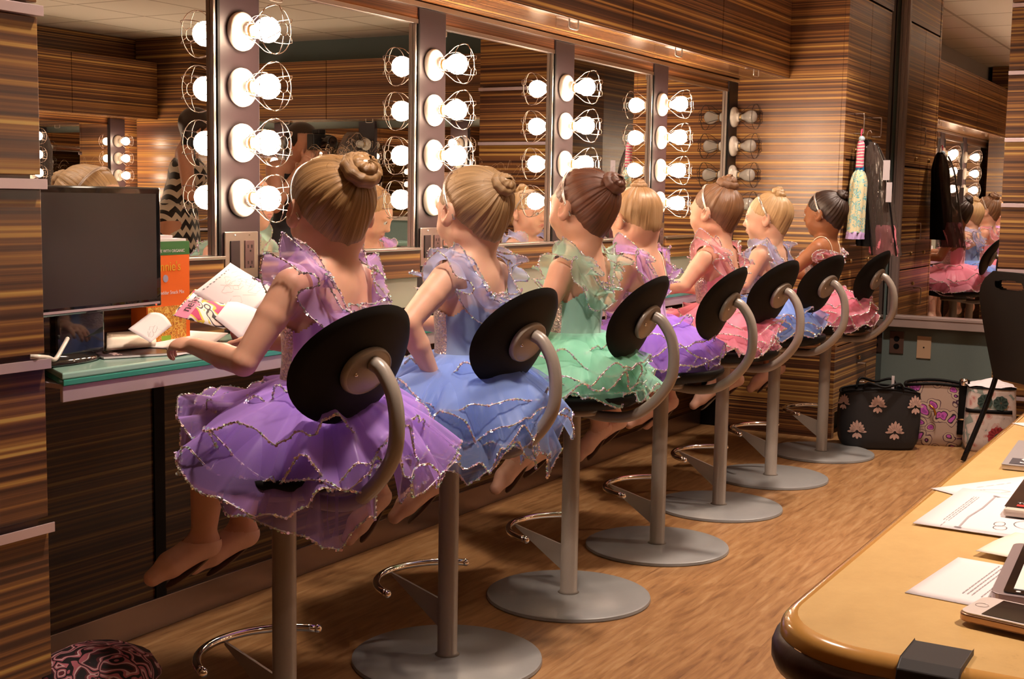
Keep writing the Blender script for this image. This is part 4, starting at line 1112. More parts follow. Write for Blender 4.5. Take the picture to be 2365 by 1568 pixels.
#            R     z1    drop  folds amp   z0
SK = [(.205, .01, .080, 6, .040, .128), (.228, .03, .065, 5, .044, .134), (.238, .05, .045, 7, .044, .140), (.232, .07, .03, 5, .042, .146), (.205, .095, .015, 6, .036, .154), (.130, .135, .0, 8, .018, .162)]
def sk(f=1.0, d=1.0, a=1.0): return [(r*f, z1, zd*d, n, am*a, z0) for r, z1, zd, n, am, z0 in SK]
def arm(el, wr, d, n, **k): return dict(elbow=el, wrist=wr, dir=d, n=n, **k)
def leg(kn, an, toe): return dict(knee=kn, ankle=an, toe=toe)
HZ = 1.075
girls = [
 dict(at=(1.985,1.575), seed=3, head=(.080,.035,1.058), hyaw=-27, hpitch=-4, hs=1.06, label='Person in a purple tutu nearest the camera, golden-brown bun, turning pages on the counter', skin=SKIN_F, hair=H['gold'], bun=(.16,-.80,.56), bunr=.046, h=.0038, stray=90, skirt=sk(1.13,.95,1.1), **PURPLE,
   arms=[arm((-.150,.060,.775), (-.075,.255,.785), (.08,1,.05), (-.35,0,1), curl=.8), arm((.150,.04,.775), (.115,.235,.78), (-.45,1,0), (.1,0,1))],
   legs=[leg((-.050,.245,.615), (-.050,.260,.385), (-.150,.300,.325)), leg((.065,.245,.615), (.055,.250,.385), (-.045,.290,.325))]),
 dict(at=(2.53,1.575), seed=11, head=(.034,.012,1.055), hyaw=-17, hpitch=-3, hs=1.04, tz=.97, label='Person in a cornflower blue tutu, dark blond bun, left hand on the hip', skin=SKIN_P, hair=H['dirty'], bun=(.05,-.86,.50), bunr=.031, h=.0040, stray=30, skirt=sk(1.13,.95,1.1), **BLUE,
   arms=[arm((-.200,.030,.815), (-.130,.010,.690), (.55,-.35,-.75), (-.8,-.5,-.1), curl=.35), arm((.150,.05,.775), (.115,.240,.78), (-.3,1,0), (0,0,1))],
   legs=[leg((-.055,.245,.610), (-.030,.235,.375), (-.11,.265,.27)), leg((.075,.235,.610), (.13,.190,.385), (.06,.235,.31))]),
 dict(at=(3.11,1.59), seed=23, seated=True, head=(.055,.020,1.064), hyaw=-12, hpitch=5, hs=1.06, tz=.95, label='Person in a mint green tutu, large auburn bun, chin raised towards the mirror', skin=SKIN_F, hair=H['auburn'], bun=(.06,-.78,.62), bunr=.036, h=.0042, stray=24, skirt=sk(1.05,.30,.75), **MINT,
   arms=[arm((-.140,.03,.775), (-.09,.225,.775), (.2,1,0), (0,0,1)), arm((.150,.055,.790), (.075,.235,.778), (-.5,1,0), (0,0,1))],
   legs=[leg((-.045,.245,.610), (.06,.205,.365), (-.025,.235,.275)), leg((.085,.235,.610), (.165,.19,.375), (.06,.225,.315))]),
 dict(at=(3.70,1.64), seed=31, seated=True, head=(.005,.060,1.026), hyaw=-20, hpitch=-26, hs=.98, tz=.91, label='Person in lavender with clear straps, blond bun tied in purple, head bowed', skin=SKIN_F, hair=H['blond'], bun=(.02,-.52,.85), bunr=.026, h=.0045, straps=True, tie=pmat('purple_hair_tie', (.06,.02,.10), .6), skirt=sk(1.08,.30,.75), **LAV,
   arms=[arm((-.135,.07,.775), (-.08,.255,.775), (.3,1,0), (0,0,1)), arm((.140,.08,.775), (.08,.26,.775), (-.3,1,0), (0,0,1))],
   legs=[leg((-.04,.24,.610), (.085,.205,.350), (.01,.24,.26)), leg((.07,.235,.610), (.17,.19,.365), (.08,.22,.315))]),
 dict(at=(4.31,1.64), seed=43, seated=True, head=(.0,.035,1.048), hyaw=-6, hpitch=2, tz=.93, label='Person in rose pink, high brown bun, left elbow out towards the counter', skin=SKIN_F, hair=H['brown'], bun=(.03,-.38,.92), bunr=.039, h=.0048, skirt=sk(1.05,.30,.75), **PINK,
   arms=[arm((-.165,.075,.800), (-.075,.235,.775), (.5,1,0), (0,0,1)), arm((.140,.06,.775), (.08,.25,.775), (-.3,1,0), (0,0,1))],
   legs=[leg((-.05,.24,.610), (-.07,.21,.365), (-.13,.25,.32)), leg((.06,.24,.610), (.05,.21,.365), (.0,.25,.30))]),
 dict(at=(4.88,1.65), seed=57, seated=True, head=(.0,.030,1.024), hyaw=12, hpitch=-2, hs=.97, tz=.89, label='Person in pale blue, light blond bun, face in profile beside the unlit bulbs', skin=SKIN_P, hair=H['light'], bun=(.02,-.38,.92), bunr=.031, h=.0050, skirt=sk(1.0,.30,.75), **BLUE,
   arms=[arm((-.145,.06,.780), (-.09,.24,.775), (.3,1,0), (0,0,1)), arm((.140,.06,.775), (.08,.25,.775), (-.3,1,0), (0,0,1))],
   legs=[leg((-.05,.24,.610), (-.03,.21,.365), (-.08,.25,.31)), leg((.07,.24,.610), (.16,.2,.370), (.09,.24,.325))]),
 dict(at=(5.50,1.63), seed=71, seated=True, head=(-.0,.010,1.040), hyaw=-6, hpitch=-3, hs=.98, tz=.93, label='Dark-haired person in rose pink at the far end, bare shoulders with a clear strap', skin=SKIN_D, hair=H['dark'], bun=(.02,-.70,.70), bunr=.030, h=.0050, straps=True, drop_sleeve=True, ruffle=.030, skirt=sk(1.08,.3,.65), **PINK,
   arms=[arm((-.170,.09,.800), (-.11,.27,.775), (.2,1,0), (0,0,1)), arm((.140,.06,.775), (.08,.25,.775), (-.3,1,0), (0,0,1))],
   legs=[leg((-.05,.24,.610), (-.05,.21,.365), (-.09,.25,.31)), leg((.06,.24,.610), (.05,.21,.365), (.0,.25,.30))]),
]
for g_ in girls: girl(g_)

# ------------------------------------------------------------------ small helpers for paper goods
def sheet(name, label, cat, mat, c, e1, e2, thick=.0004, curl=None, group=None, n=10):
    """paper: corner c, edge vectors e1 and e2, optional lift(u, v) in metres"""
    c, e1, e2 = Vector(c), Vector(e1), Vector(e2); nn = e1.cross(e2).normalized()
    if nn.z < 0: nn = -nn
    def P(u, v): return c+e1*u+e2*v+nn*(curl(u, v) if curl else 0)
    mb = MB(); mb.grid(n, n, lambda u, v: P(u, v))
    o = mb.build(name, mat, None, smooth=True, solid=thick)
    tag(o, label, cat, group); return o, P, nn
def strokes(name, parent, P, nn, lines, w, mat, lift=.0007):
    mb = MB()
    for ln_ in lines:
        pts = [P(*q)+nn*lift for q in ln_]
        for a, b in zip(pts[:-1], pts[1:]):
            d = (b-a)
            if d.length < 1e-6: continue
            s_ = d.normalized().cross(nn)*w*.5; k = len(mb.v)
            mb.v += [tuple(a-s_), tuple(a+s_), tuple(b+s_), tuple(b-s_)]; mb.f.append((k,k+1,k+2,k+3)); mb.m.append(0)
    return mb.build(name, mat, parent)
def scribble(rng, cx, cy, r, n=14):
    a0 = rng.uniform(0, 6); k = rng.choice([2,3]); e = rng.uniform(.2,.5)
    return [(cx+r*(1+e*math.sin(k*t+a0))*math.cos(t+a0), cy+r*(1+e*math.cos(k*t))*math.sin(t+a0)*rng.uniform(.92,1.08)) for t in [i/n*5.6 for i in range(n+1)]]
def text_rows(rng, x0, x1, ys, vertical=False):
    out = []
    for y in ys:
        x = x0
        while x < x1:
            w = rng.uniform(.02,.06); e = min(x+w, x1)
            out.append([(x,y),(e,y)] if not vertical else [(y,x),(y,e)]); x = e+.015
    return out
rg = random.Random(5)

# ------------------------------------------------------------------ yellow table in the right foreground
TZ = .742
t = thing('folding_table', (1.7, -.03, 0), 0, 'worn yellow laminate table with dark edge band in the right foreground', 'table')
def rrect(x0, x1, y0, y1, r, n=10):
    out_ = []
    for cx, cy, a in ((x1-r,y1-r,0), (x0+r,y1-r,math.pi/2), (x0+r,y0+r,math.pi), (x1-r,y0+r,1.5*math.pi)):
        for i in range(n+1): out_.append((cx+r*math.cos(a+math.pi/2*i/n), cy+r*math.sin(a+math.pi/2*i/n)))
    return out_
m, nt, b = nmat('worn_yellow_laminate')
tc = N(nt, 'ShaderNodeTexCoord'); no = N(nt, 'ShaderNodeTexNoise'); no.inputs['Scale'].default_value = 26; no.inputs['Detail'].default_value = 9; no.inputs['Roughness'].default_value = .75
L(nt, tc.outputs['Object'], no.inputs['Vector']); n2 = N(nt, 'ShaderNodeTexNoise'); n2.inputs['Scale'].default_value = 5; n2.inputs['Detail'].default_value = 6; L(nt, tc.outputs['Object'], n2.inputs['Vector'])
r1 = ramp(nt, [(.25,(.30,.18,.07)), (.36,(.58,.37,.145)), (.60,(.64,.42,.17)), (.8,(.68,.46,.20))]); L(nt, no.outputs['Fac'], r1.inputs[0])
r2 = ramp(nt, [(.30,(.75,.72,.68)), (.40,(1,1,1))]); L(nt, n2.outputs['Fac'], r2.inputs[0])
mm = N(nt, 'ShaderNodeMix', data_type='RGBA', blend_type='MULTIPLY'); mm.inputs[0].default_value = .5; L(nt, r1.outputs[0], mm.inputs[6]); L(nt, r2.outputs[0], mm.inputs[7])
L(nt, mm.outputs[2], b.inputs['Base Color']); b.inputs['Roughness'].default_value = .3; YEL = m
edge_m = pmat('yellow_edge', (.55,.28,.07), .16, coat=.5)
DK = pmat('dark_brown_band', (.055,.028,.022), .35, noise=.5, nscale=60, bump=.3)
tx0, tx1, ty0, ty1 = .985, 2.75, -.42, .343
steps = [(0,-.0),(.004,-.0004),(.010,-.003),(.0135,-.008),(.0145,-.015)]
mb = MB(); rings = []
base_ = rrect(tx0+.0145, tx1-.0145, ty0+.0145, ty1-.0145, .085, 12); nb_ = len(base_)
def grow(d): return rrect(tx0+.0145-d, tx1-.0145+d, ty0+.0145-d, ty1-.0145+d, .085+d, 12)
mb.prism(grow(0), TZ-.015, TZ); mb.build('table_top', YEL, t, world=True)
eb = MB()
for d, h in steps: eb.v += [(x, y, TZ+h) for x, y in grow(d)]
n_ = nb_
for i in range(len(steps)-1):
    for k in range(n_): eb.f.append((i*n_+k, (i+1)*n_+k, (i+1)*n_+(k+1)%n_, i*n_+(k+1)%n_)); eb.m.append(0)
eb.build('rounded_edge', edge_m, t, world=True, smooth=True)
db = MB(); st = [(.0145,-.0155),(.0185,-.019),(.021,-.026),(.021,-.036),(.018,-.043),(.010,-.046)]
for d, h in st: db.v += [(x, y, TZ+h) for x, y in grow(d)]
for i in range(len(st)-1):
    for k in range(n_): db.f.append((i*n_+k, (i+1)*n_+k, (i+1)*n_+(k+1)%n_, i*n_+(k+1)%n_)); db.m.append(0)
db.build('edge_band', DK, t, world=True, smooth=True)
MB().prism(grow(-.004), TZ-.045, TZ-.0155).build('underlay', edge_m, t, world=True)
LEG = pmat('black_steel_leg', (.02,.018,.018), .35, .4)
for x in (1.16, 2.55):
    for y in (-.32, .24):
        MB().tube([(x, y, .014), (x, y, TZ-.046)], .014, 12).lathe([(.018,0),(.019,.012),(.016,.02)], c=(x,y,0), n=16).build('leg', LEG, t, world=True, smooth=True)
    MB().tube([(x, -.32, .16), (x, .24, .16)], .009, 10).build('stretcher', LEG, t, world=True, smooth=True)
# black clamp over the near edge
A_, B_ = on_z(2108, 1510, TZ), on_z(2215, 1532, TZ)
cl = thing('table_clamp', ((A_.x+B_.x)/2, (A_.y+B_.y)/2, TZ), 0, 'matte black strap clamp folded over the near edge of the yellow table', 'clamp')
yc0, yc1 = B_.y-.006, A_.y+.004
sec = [(tx0+.045, TZ+.0012), (tx0+.045, TZ+.0042), (tx0-.002, TZ+.0040), (tx0-.0115, TZ-.002), (tx0-.0145, TZ-.016), (tx0-.0145, TZ-.060), (tx0-.011, TZ-.060), (tx0-.0105, TZ-.016), (tx0-.008, TZ-.004), (tx0+.0, TZ+.0012)]
mb = MB()
for y in (yc0, yc1): mb.v += [(x, y, z) for x, z in sec]
k_ = len(sec); mb.f = [tuple(range(k_)), tuple(range(2*k_-1, k_-1, -1))]+[(i,(i+1)%k_,k_+(i+1)%k_,k_+i) for i in range(k_)]; mb.m = [0]*len(mb.f)
mb.build('strap', pmat('matte_black', (.02,.017,.02), .55), cl, world=True, bevel=.0012)

def P2(px, py, z=TZ): return on_z(px, py, z)
def sheet_px(name, label, c, a, b_, la, lb, z, mat=None, **k):
    C = P2(*c, z); da = (P2(*a, z)-C).normalized(); db_ = (P2(*b_, z)-C)
    db_ = (db_-da*db_.dot(da)).normalized()
    return sheet(name, label, 'paper', mat or M['white_paper'], C, da*la, db_*lb, **k)
g1n = 'loose sheets on the yellow table'
o, P, nn = sheet_px('printed_sheet', 'white printed sheet under the turtle drawing, pointing left on the table', (2150,1128), (2365,1100), (2195,1147), .279, .216, TZ+.0012, group=g1n)
strokes('printing', o, P, nn, text_rows(rg, .2, .42, [.10]) + [[(.06,.22),(.08,.14),(.16,.14),(.26,.20),(.27,.26),(.06,.26)]] + [[(.34,.34),(.55,.32),(.99,.26)]] + [scribble(rg,.13,.19,.02)], .0009, M['grey_ink'])
strokes('printing', o, P, nn, text_rows(rg, .09, .19, [.165]) + text_rows(rg, .52, .72, [.09,.105]), .0022, M['ink'])
o, P, nn = sheet_px('coloring_page', 'coloring page with outlined animals and a scroll border on the yellow table', (2108,1208), (2195,1147), (2305,1254), .216, .279, TZ+.0024, group=g1n)
turtle = [[(.30+.10*math.cos(a), .40+.07*math.sin(a)) for a in np.linspace(0,6.3,20)], [(.16+.045*math.cos(a), .30+.025*math.sin(a)) for a in np.linspace(0,6.3,14)], [(.24+.05*math.cos(a), .285+.02*math.sin(a)) for a in np.linspace(0,6.3,14)],
          [(.55+.12*math.cos(a), .52+.06*math.sin(a)*(1+.3*math.cos(3*a))) for a in np.linspace(0,5.2,22)], [(.62+.05*math.cos(a), .40+.05*math.sin(a)) for a in np.linspace(.5,5,12)], [(.45,.30),(.6,.36),(.75,.34),(.8,.5)], [(.30,.55),(.42,.6),(.5,.72),(.3,.76)]]
strokes('drawing', o, P, nn, turtle+[scribble(rg,.35,.62,.04), scribble(rg,.5,.75,.05), scribble(rg,.75,.65,.05)], .0007, M['ink'])
strokes('border', o, P, nn, [[(.06,.165),(.30,.155),(.55,.165),(.86,.160)], scribble(rg,.045,.165,.012), scribble(rg,.88,.165,.012)], .0022, M['grey_ink'])
strokes('printing', o, P, nn, text_rows(rg, .16, .80, [.085,.095,.105]) + text_rows(rg, .03,.12,[.10]), .0008, M['grey_ink'])
strokes('border', o, P, nn, [[(.04,.18),(.05,.5),(.04,.98)], [(.88,.18),(.9,.5),(.88,.98)]], .0006, M['grey_ink'])
o, P, nn = sheet_px('text_sheet', 'small white text sheet lying under the phone on the table', (2213,1287), (2270,1297), (2213,1443), .105, .150, TZ+.0006, group=g1n)
strokes('printing', o, P, nn, text_rows(rg, .05, .8, [.40,.44,.48,.56,.62,.66,.74], True), .0012, M['grey_ink'])
o, P, nn = sheet_px('crumpled_paper', 'cream torn paper between the coloring page and the tablet', (2253,1277), (2306,1250), (2306,1312), .11, .10, TZ+.0034, mat=M['cream_paper'], curl=lambda u, v: .0022+.0018*math.sin(u*5+v*3)*u, group=g1n)
o, P, nn = sheet_px('blank_sheet', 'blank white sheet at the far edge of the table', (2337,977), (2380,975), (2342,1031), .16, .10, TZ+.0010, group=g1n)
# magazine with black title block
C = P2(2313,1083,TZ+.001); da = (P2(2336,1052,TZ)-C).normalized(); db_ = Vector((da.y,-da.x,0))
t = thing('magazine', C, math.atan2(da.y, da.x), 'magazine with a black title block and a white letter S, middle of the table edge', 'magazine')
MB().box(0,.20,-.14,0,0,.006).build('pages', M['white_paper'], t, bevel=.001)
c = MB().box(-.0005,.2005,-.1405,.0005,.0062,.0068).build('cover', pmat('silver_cover', (.36,.33,.34), .3), t)
MB().box(.008,.05,-.135,-.008,.0070,.0074).build('title_block', M['ink'], c)
mb = MB(); text_mb('S', .052, mb, Matrix.Translation((.029,-.03,.0079)) @ Matrix.Rotation(math.radians(-90),4,'Z')); mb.build('title', M['white_paper'], c)
# booklet
C = P2(2316,1192,TZ+.004); da = (P2(2366,1128,TZ)-C).normalized()
t = thing('booklet', C, math.atan2(da.y, da.x), 'thick glossy dark booklet with curled cream edge on the coloring page', 'magazine')
MB().box(0,.19,-.13,0,0,.009).build('pages', pmat('page_edges', (.62,.5,.42), .6), t, bevel=.003)
c = MB().box(.010,.1905,-.1305,.0,.0092,.0100).build('cover', pmat('dark_brown_cover', (.035,.022,.018), .14, coat=.4), t)
mb = MB(); text_mb('THE', .010, mb, Matrix.Translation((.030,-.020,.0104)) @ Matrix.Rotation(math.radians(-90),4,'Z')); mb.build('title', M['white_paper'], c)
MB().box(.012,.022,-.022,-.012,.0103,.0106).build('red_mark', pmat('red_mark', (.5,.03,.03), .4), c)
# tablet
C = P2(2287,1386,TZ+.004); da = (P2(2350,1258,TZ)-C).normalized(); ang = math.atan2(da.y, da.x)
t = thing('tablet', C, ang, 'white-rimmed tablet with a lit page on its screen, beside the phone', 'tablet')
MB().prism(rrect(-.004,.19,-.135,.0,.010,5), 0, .008).build('casing', pmat('tablet_rim', (.42,.34,.36), .3, .5), t, bevel=.001)
MB().prism(rrect(.001,.185,-.130,-.010,.004,3), .0083, .0092).build('bezel', M['gloss_black'], t)
scr = MB().box(.014,.175,-.125,-.0175,.0094,.0097).build('screen', pmat('lit_screen', (.6,.56,.5), .2, emit=(.9,.82,.72), es=.35), t)
strokes('page_lines', scr, lambda u, v: Vector((.014+.161*u, -.0175-.107*v, .0097)), Vector((0,0,1)), text_rows(rg, .35,.95,[.2,.3,.45,.5,.7], True)+text_rows(rg,.5,.9,[.3,.35,.6]), .0014, M['grey_ink'], .0003)
for i, yy in enumerate((-.030,-.052,-.074)): MB().box(.020,.034,yy-.016,yy,.0098,.0101).build('thumbnail', pmat('thumb%d' % i, [(.55,.18,.08),(.6,.5,.3),(.2,.3,.4)][i], .4), scr)
for i in range(5): MB().lathe([(.0022,.0093),(.0022,.0095)], c=(.0065,-.022-.014*i,0), n=10).build('button_icon', M['white_paper'], t)
# phone
C = P2(2208,1432,TZ+.0035); da = (P2(2365,1478,TZ)-C).normalized(); ang = math.atan2(da.y, da.x)
t = thing('phone', C, ang, 'white-faced smartphone with gold rim and dark screen, nearest the camera on the table', 'phone')
Lp, Wp = .1240, .0590
MB().prism(rrect(0,Lp,0,Wp,.010,7), 0, .0070).build('casing', pmat('rose_gold_case', (.50,.30,.20), .25, .6), t, bevel=.0015)
f = MB().prism(rrect(.0015,Lp-.0015,.0015,Wp-.0015,.009,7), .0072, .0082).build('front_glass', pmat('white_glass', (.80,.70,.66), .12, coat=.5), t)
MB().box(.019,Lp-.017,.005,Wp-.005,.0084,.0087).build('screen', M['gloss_black'], f)
MB().tube([(.010+.0053*math.cos(a), Wp/2+.0053*math.sin(a), .0083) for a in np.linspace(0,6.283,25)[:-1]], .0004, 6, closed=True).build('home_button', pmat('ring', (.4,.3,.27), .3), f)

# ------------------------------------------------------------------ black banquet chair behind the table
az = math.radians(-42)
t = thing('banquet_chair', (5.78, .70, 0), az-math.pi/2, 'black padded stacking chair with a hand slot in its back, by the right wall tower', 'chair')
CH = pmat('black_frame', (.012,.011,.011), .25, .5); FB = pmat('black_vinyl', (.012,.011,.010), .6, noise=.1)
# local +y is the chair's front
mb = MB()
def back_fn(u, v, off):
    w = (.205+.012*math.sin(v*math.pi))*(1 if v < .72 else math.sqrt(max(.0,1-((v-.72)/.30)**2))*.999+.0)
    x = (u-.5)*2*w; z = .36+.46*v; y = -.17-.12*v+off+ .25*x*x
    return (x, y, z)
mb.grid(70, 90, lambda u, v: back_fn(u, v, -.012)); mb.grid(70, 90, lambda u, v: back_fn(1-u, v, .022))
# close the rim and keep the hand slot by two separate skins joined by the frame tube
MB_ = mb
kill = []
nf = []
for q, mi in zip(mb.f, mb.m):
    cx = sum(mb.v[i][0] for i in q)/4; cz = sum(mb.v[i][2] for i in q)/4
    if (abs(cx)/.085)**4+(abs(cz-.768)/.019)**4 < 1: continue
    nf.append(q)
mb.f = nf; mb.m = [0]*len(nf)
mb.build('backrest', FB, t, smooth=True)
rim = [back_fn(0, v, .005) for v in np.linspace(0,.98,18)]+[back_fn(1, v, .005) for v in np.linspace(.98,0,18)]
MB().tube(rim, .0125, 10).build('back_frame', CH, t, smooth=True)
MB().box(-.21,.21,-.16,.24,.415,.475).build('seat', FB, t, bevel=.02)
MB().tube([(-.20,-.15,.405),(.20,-.15,.405),(.20,.22,.405),(-.20,.22,.405)], .010, 8, closed=True).build('seat_frame', CH, t, smooth=True)
for x in (-1, 1):
    MB().tube(smooth_path([(x*.207,-.165,.37),(x*.207,-.155,.40),(x*.207,-.150,.39),(x*.207,-.20,.24),(x*.209,-.30,.006)],4), .0115, 10).build('leg', CH, t, smooth=True)
    MB().tube([(x*.20,.22,.405),(x*.205,.25,.006)], .0115, 10).build('leg', CH, t, smooth=True)

# ------------------------------------------------------------------ bags on the floor at the far end
def bag_shell(w, d, h, bulge=.1, taper=.06, top_sag=.02, lean=0.0, nu=48, nv=20, e=4.0):
    def fn(u, v):
        a = 2*math.pi*u; c, s_ = math.cos(a), math.sin(a)
        k = (abs(c)**e+abs(s_)**e)**(-1/e); sc = (1-taper*v)*(1+bulge*math.sin(math.pi*min(1, v*1.1))*.5)*(.90+.10*min(1, v*8))
        return (c*k*w/2*sc, s_*k*d/2*sc+lean*v, h*v-top_sag*(abs(s_*k))*0-(top_sag*math.cos(a)**2 if v > .9 else 0))
    return MB().grid(nu, nv, fn, cu=True), fn
def pattern(name, stops, scale, kind='voronoi', rough=.7, distort=1.5, bands=None):
    m, nt, b = nmat(name); tc = N(nt, 'ShaderNodeTexCoord')
    no = N(nt, 'ShaderNodeTexNoise'); no.inputs['Scale'].default_value = scale*.55; no.inputs['Detail'].default_value = 2; L(nt, tc.outputs['Object'], no.inputs['Vector'])
    mx = N(nt, 'ShaderNodeMix', data_type='RGBA', blend_type='ADD'); mx.inputs[0].default_value = distort*.06; L(nt, tc.outputs['Object'], mx.inputs[6]); L(nt, no.outputs['Color'], mx.inputs[7])
    vo = N(nt, 'ShaderNodeTexVoronoi'); vo.inputs['Scale'].default_value = scale
    vo.feature = 'DISTANCE_TO_EDGE' if kind == 'edge' else 'F1'
    L(nt, mx.outputs[2], vo.inputs['Vector']); r = ramp(nt, stops, 'CONSTANT'); L(nt, vo.outputs['Distance'], r.inputs[0])
    L(nt, r.outputs[0], b.inputs['Base Color']); b.inputs['Roughness'].default_value = rough; return m
DAM = pmat('black_canvas', (.010,.009,.011), .65)
CREAM = pmat('cream_print', (.50,.32,.27), .7); PURP = pattern('purple_floral', [(0,(.30,.05,.30)), (.16,(.52,.10,.46)), (.26,(.03,.01,.03)), (.31,(.50,.38,.30)), (.46,(.06,.02,.05)), (.5,(.45,.33,.27))], 17)
FLOR = pattern('white_floral', [(0,(.50,.22,.20)), (.12,(.62,.42,.38)), (.26,(.66,.56,.52)), (.52,(.60,.50,.47)), (.66,(.25,.30,.27))], 19)
def onface(fn, mb, u, v, poly, s, off=.002):
    """lays a flat motif on the bag skin round (u, v)"""
    p = Vector(fn(u, v)); pu = (Vector(fn(u+.004, v))-p).normalized(); pv = (Vector(fn(u, v+.01))-p).normalized(); nn = pu.cross(pv).normalized()
    k = len(mb.v); mb.v += [tuple(p+pu*x*s+pv*y*s+nn*off) for x, y in poly]; mb.f.append(tuple(range(k, k+len(poly)))); mb.m.append(0)
def petal(ang, r0, r1, w): 
    c, s_ = math.cos(ang), math.sin(ang); pts = []
    for t_, ww in ((0,.15),(.3,.7),(.6,1),(.85,.7),(1,.05)): pts.append((r0+(r1-r0)*t_, w*ww))
    out_ = [(x, y) for x, y in pts]+[(x, -y) for x, y in reversed(pts)]
    return [(x*c-y*s_, x*s_+y*c) for x, y in out_]
# damask tote
t = thing('tote_bag', (5.83, 1.455, 0), math.radians(-64), 'black tote bag with a cream damask print, left of the three bags on the floor', 'bag')
mb, fn = bag_shell(.33, .15, .275, .12, -.03, .03); o = mb.build('bag_body', DAM, t, smooth=True, solid=.003)
pr = MB()
for (u, v, s_) in [(.66,.30,.085),(.80,.30,.085),(.73,.72,.08),(.87,.72,.085),(.60,.74,.07),(.93,.26,.08),(.05,.6,.07),(.98,.82,.05)]:
    for k in range(9):
        a = math.pi/2+(k-4)*.36; onface(fn, pr, u % 1, v, petal(a, .08, .62-.06*abs(k-4), .085), s_, .0045)
    for k in range(3): onface(fn, pr, u % 1, v, petal(-math.pi/2+(k-1)*.6, .08, .40, .08), s_, .0045)
    onface(fn, pr, u % 1, v, petal(math.pi, .15, .5, .06), s_, .0045); onface(fn, pr, u % 1, v, petal(0, .15, .5, .06), s_, .0045)
pr.build('damask_print', CREAM, t)
MB().tube([fn(q, 1.0) for q in np.linspace(0,1,41)[:-1]], .005, 8, closed=True).build('rim', M['black'], t, smooth=True)
for yy in (-1, 1): MB().tube(smooth_path([(-.09,yy*.07,.255),(-.07,yy*.085,.30),(0,yy*.10,.285),(.07,yy*.085,.30),(.09,yy*.07,.255)],5), .006, 8).build('handle', M['black'], t, smooth=True)
MB().box(.05,.062,-.005,.0,.26,.325).build('white_tag', M['white_paper'], t)
# purple bag
t = thing('shoulder_bag', (6.08, 1.265, 0), math.radians(-74), 'purple and cream floral shoulder bag, middle of the three bags on the floor', 'bag')
mb, fn = bag_shell(.27, .15, .285, .10, .02, .02); o = mb.build('bag_body', PURP, t, smooth=True, solid=.003)
MB().grid(48, 8, lambda u, v: tuple(Vector(fn(u, .001+.24*v))*1.012), cu=True).build('base_panel', pmat('plum_canvas', (.055,.012,.06), .6), t, smooth=True)
MB().tube([fn(q, 1.0) for q in np.linspace(0,1,41)[:-1]], .007, 8, closed=True).build('rim', M['black'], t, smooth=True)
MB().grid(14, 3, lambda u, v: tuple(Vector((.095+.045*v, -.083-.006*math.sin(u*3), .06+.25*u)))).build('strap', M['black'], t, smooth=True, solid=.003)
MB().lathe([(.016,0),(.016,.03)], c=(.115,-.085,.285), n=14).build('buckle', M['chrome'], t, smooth=True)
MB().box(.090,.145,-.092,-.088,.128,.134).build('strap_slider', M['chrome'], t)
MB().tube([(-.03,-.088,.19),(-.01,-.094,.175),(.0,-.096,.15),(-.004,-.092,.145)], .005, 8).build('clasp', pmat('gold_clasp', (.6,.28,.05), .3, 1), t, smooth=True)
# white floral lunch bag
t = thing('lunch_bag', (6.06, 1.02, 0), math.radians(-72), 'white floral lunch bag with a red flower, beside the chair leg', 'bag')
mb, fn = bag_shell(.215, .15, .285, .06, .08, .0, e=6); o = mb.build('bag_body', FLOR, t, smooth=True, solid=.003)
fl = MB()
for k in range(14): onface(fn, fl, .79, .26, petal(k*.449, .1, .42, .12), .105, .0045)
fl.build('red_flower', pmat('red_petals', (.42,.04,.05), .6), t)
MB().grid(16,2,lambda u,v: tuple(Vector(fn(.79,.26))+Vector((.014*v*math.cos(u*6.283),-.008,.014*v*math.sin(u*6.283)))), cu=True).build('flower_eye', M['ink'], t)
g2_ = MB()
for u, v in ((.70,.80),(.80,.78)):
    for k in range(9): onface(fn, g2_, u, v, petal(k*.7, .05, .35, .14), .095, .0042)
g2_.build('green_flowers', pmat('dark_green_petals', (.045,.085,.075), .6), t)
MB().grid(20, 2, lambda u, v: tuple(Vector(fn(.56+.30*u, .60+.06*v))*1.02)).build('strap', M['black'], t, smooth=True, solid=.003)
MB().tube([fn(q, 1.0) for q in np.linspace(0,1,41)[:-1]], .004, 8, closed=True).build('rim', M['black'], t, smooth=True)
q = MB(); q.grid(9, 9, lambda u, v: ((u-.5)*.20, (v-.5)*.13, .290+.030*math.sin(u*math.pi)*math.sin(v*math.pi)+.006*math.sin(u*9)*math.cos(v*7)))
o = q.build('tissue', M['white_paper'], None, solid=.001); o.matrix_world = Matrix.Translation((6.06,1.02,0)) @ Matrix.Rotation(math.radians(-72),4,'Z')
tag(o, 'crumpled white tissue lying on top of the floral lunch bag', 'tissue')
# dark pink bag at the foot of the near drawer tower
t = thing('patterned_bag', (1.80, 2.00, 0), math.radians(20), 'dark pink and black patterned bag on the floor at the bottom left', 'bag')
mb, fn = bag_shell(.30, .20, .13, .25, .5, .0, e=2.4); mb.build('bag_body', pattern('pink_swirl', [(0,(.012,.008,.010)), (.03,(.42,.10,.14)), (.07,(.60,.36,.38)), (.10,(.10,.02,.03)), (.16,(.015,.01,.012)), (.4,(.22,.04,.06))], 13, 'edge', distort=4), t, smooth=True, solid=.003)
MB().lathe([(.128,.110),(.110,.140),(.07,.160),(.001,.168)], n=24).build('bag_top', pattern('pink_swirl_top', [(0,(.012,.008,.010)), (.03,(.50,.14,.18)), (.08,(.70,.46,.46)), (.12,(.12,.02,.03)), (.18,(.015,.01,.012)), (.4,(.22,.04,.06))], 15, 'edge', distort=4), t, smooth=True)

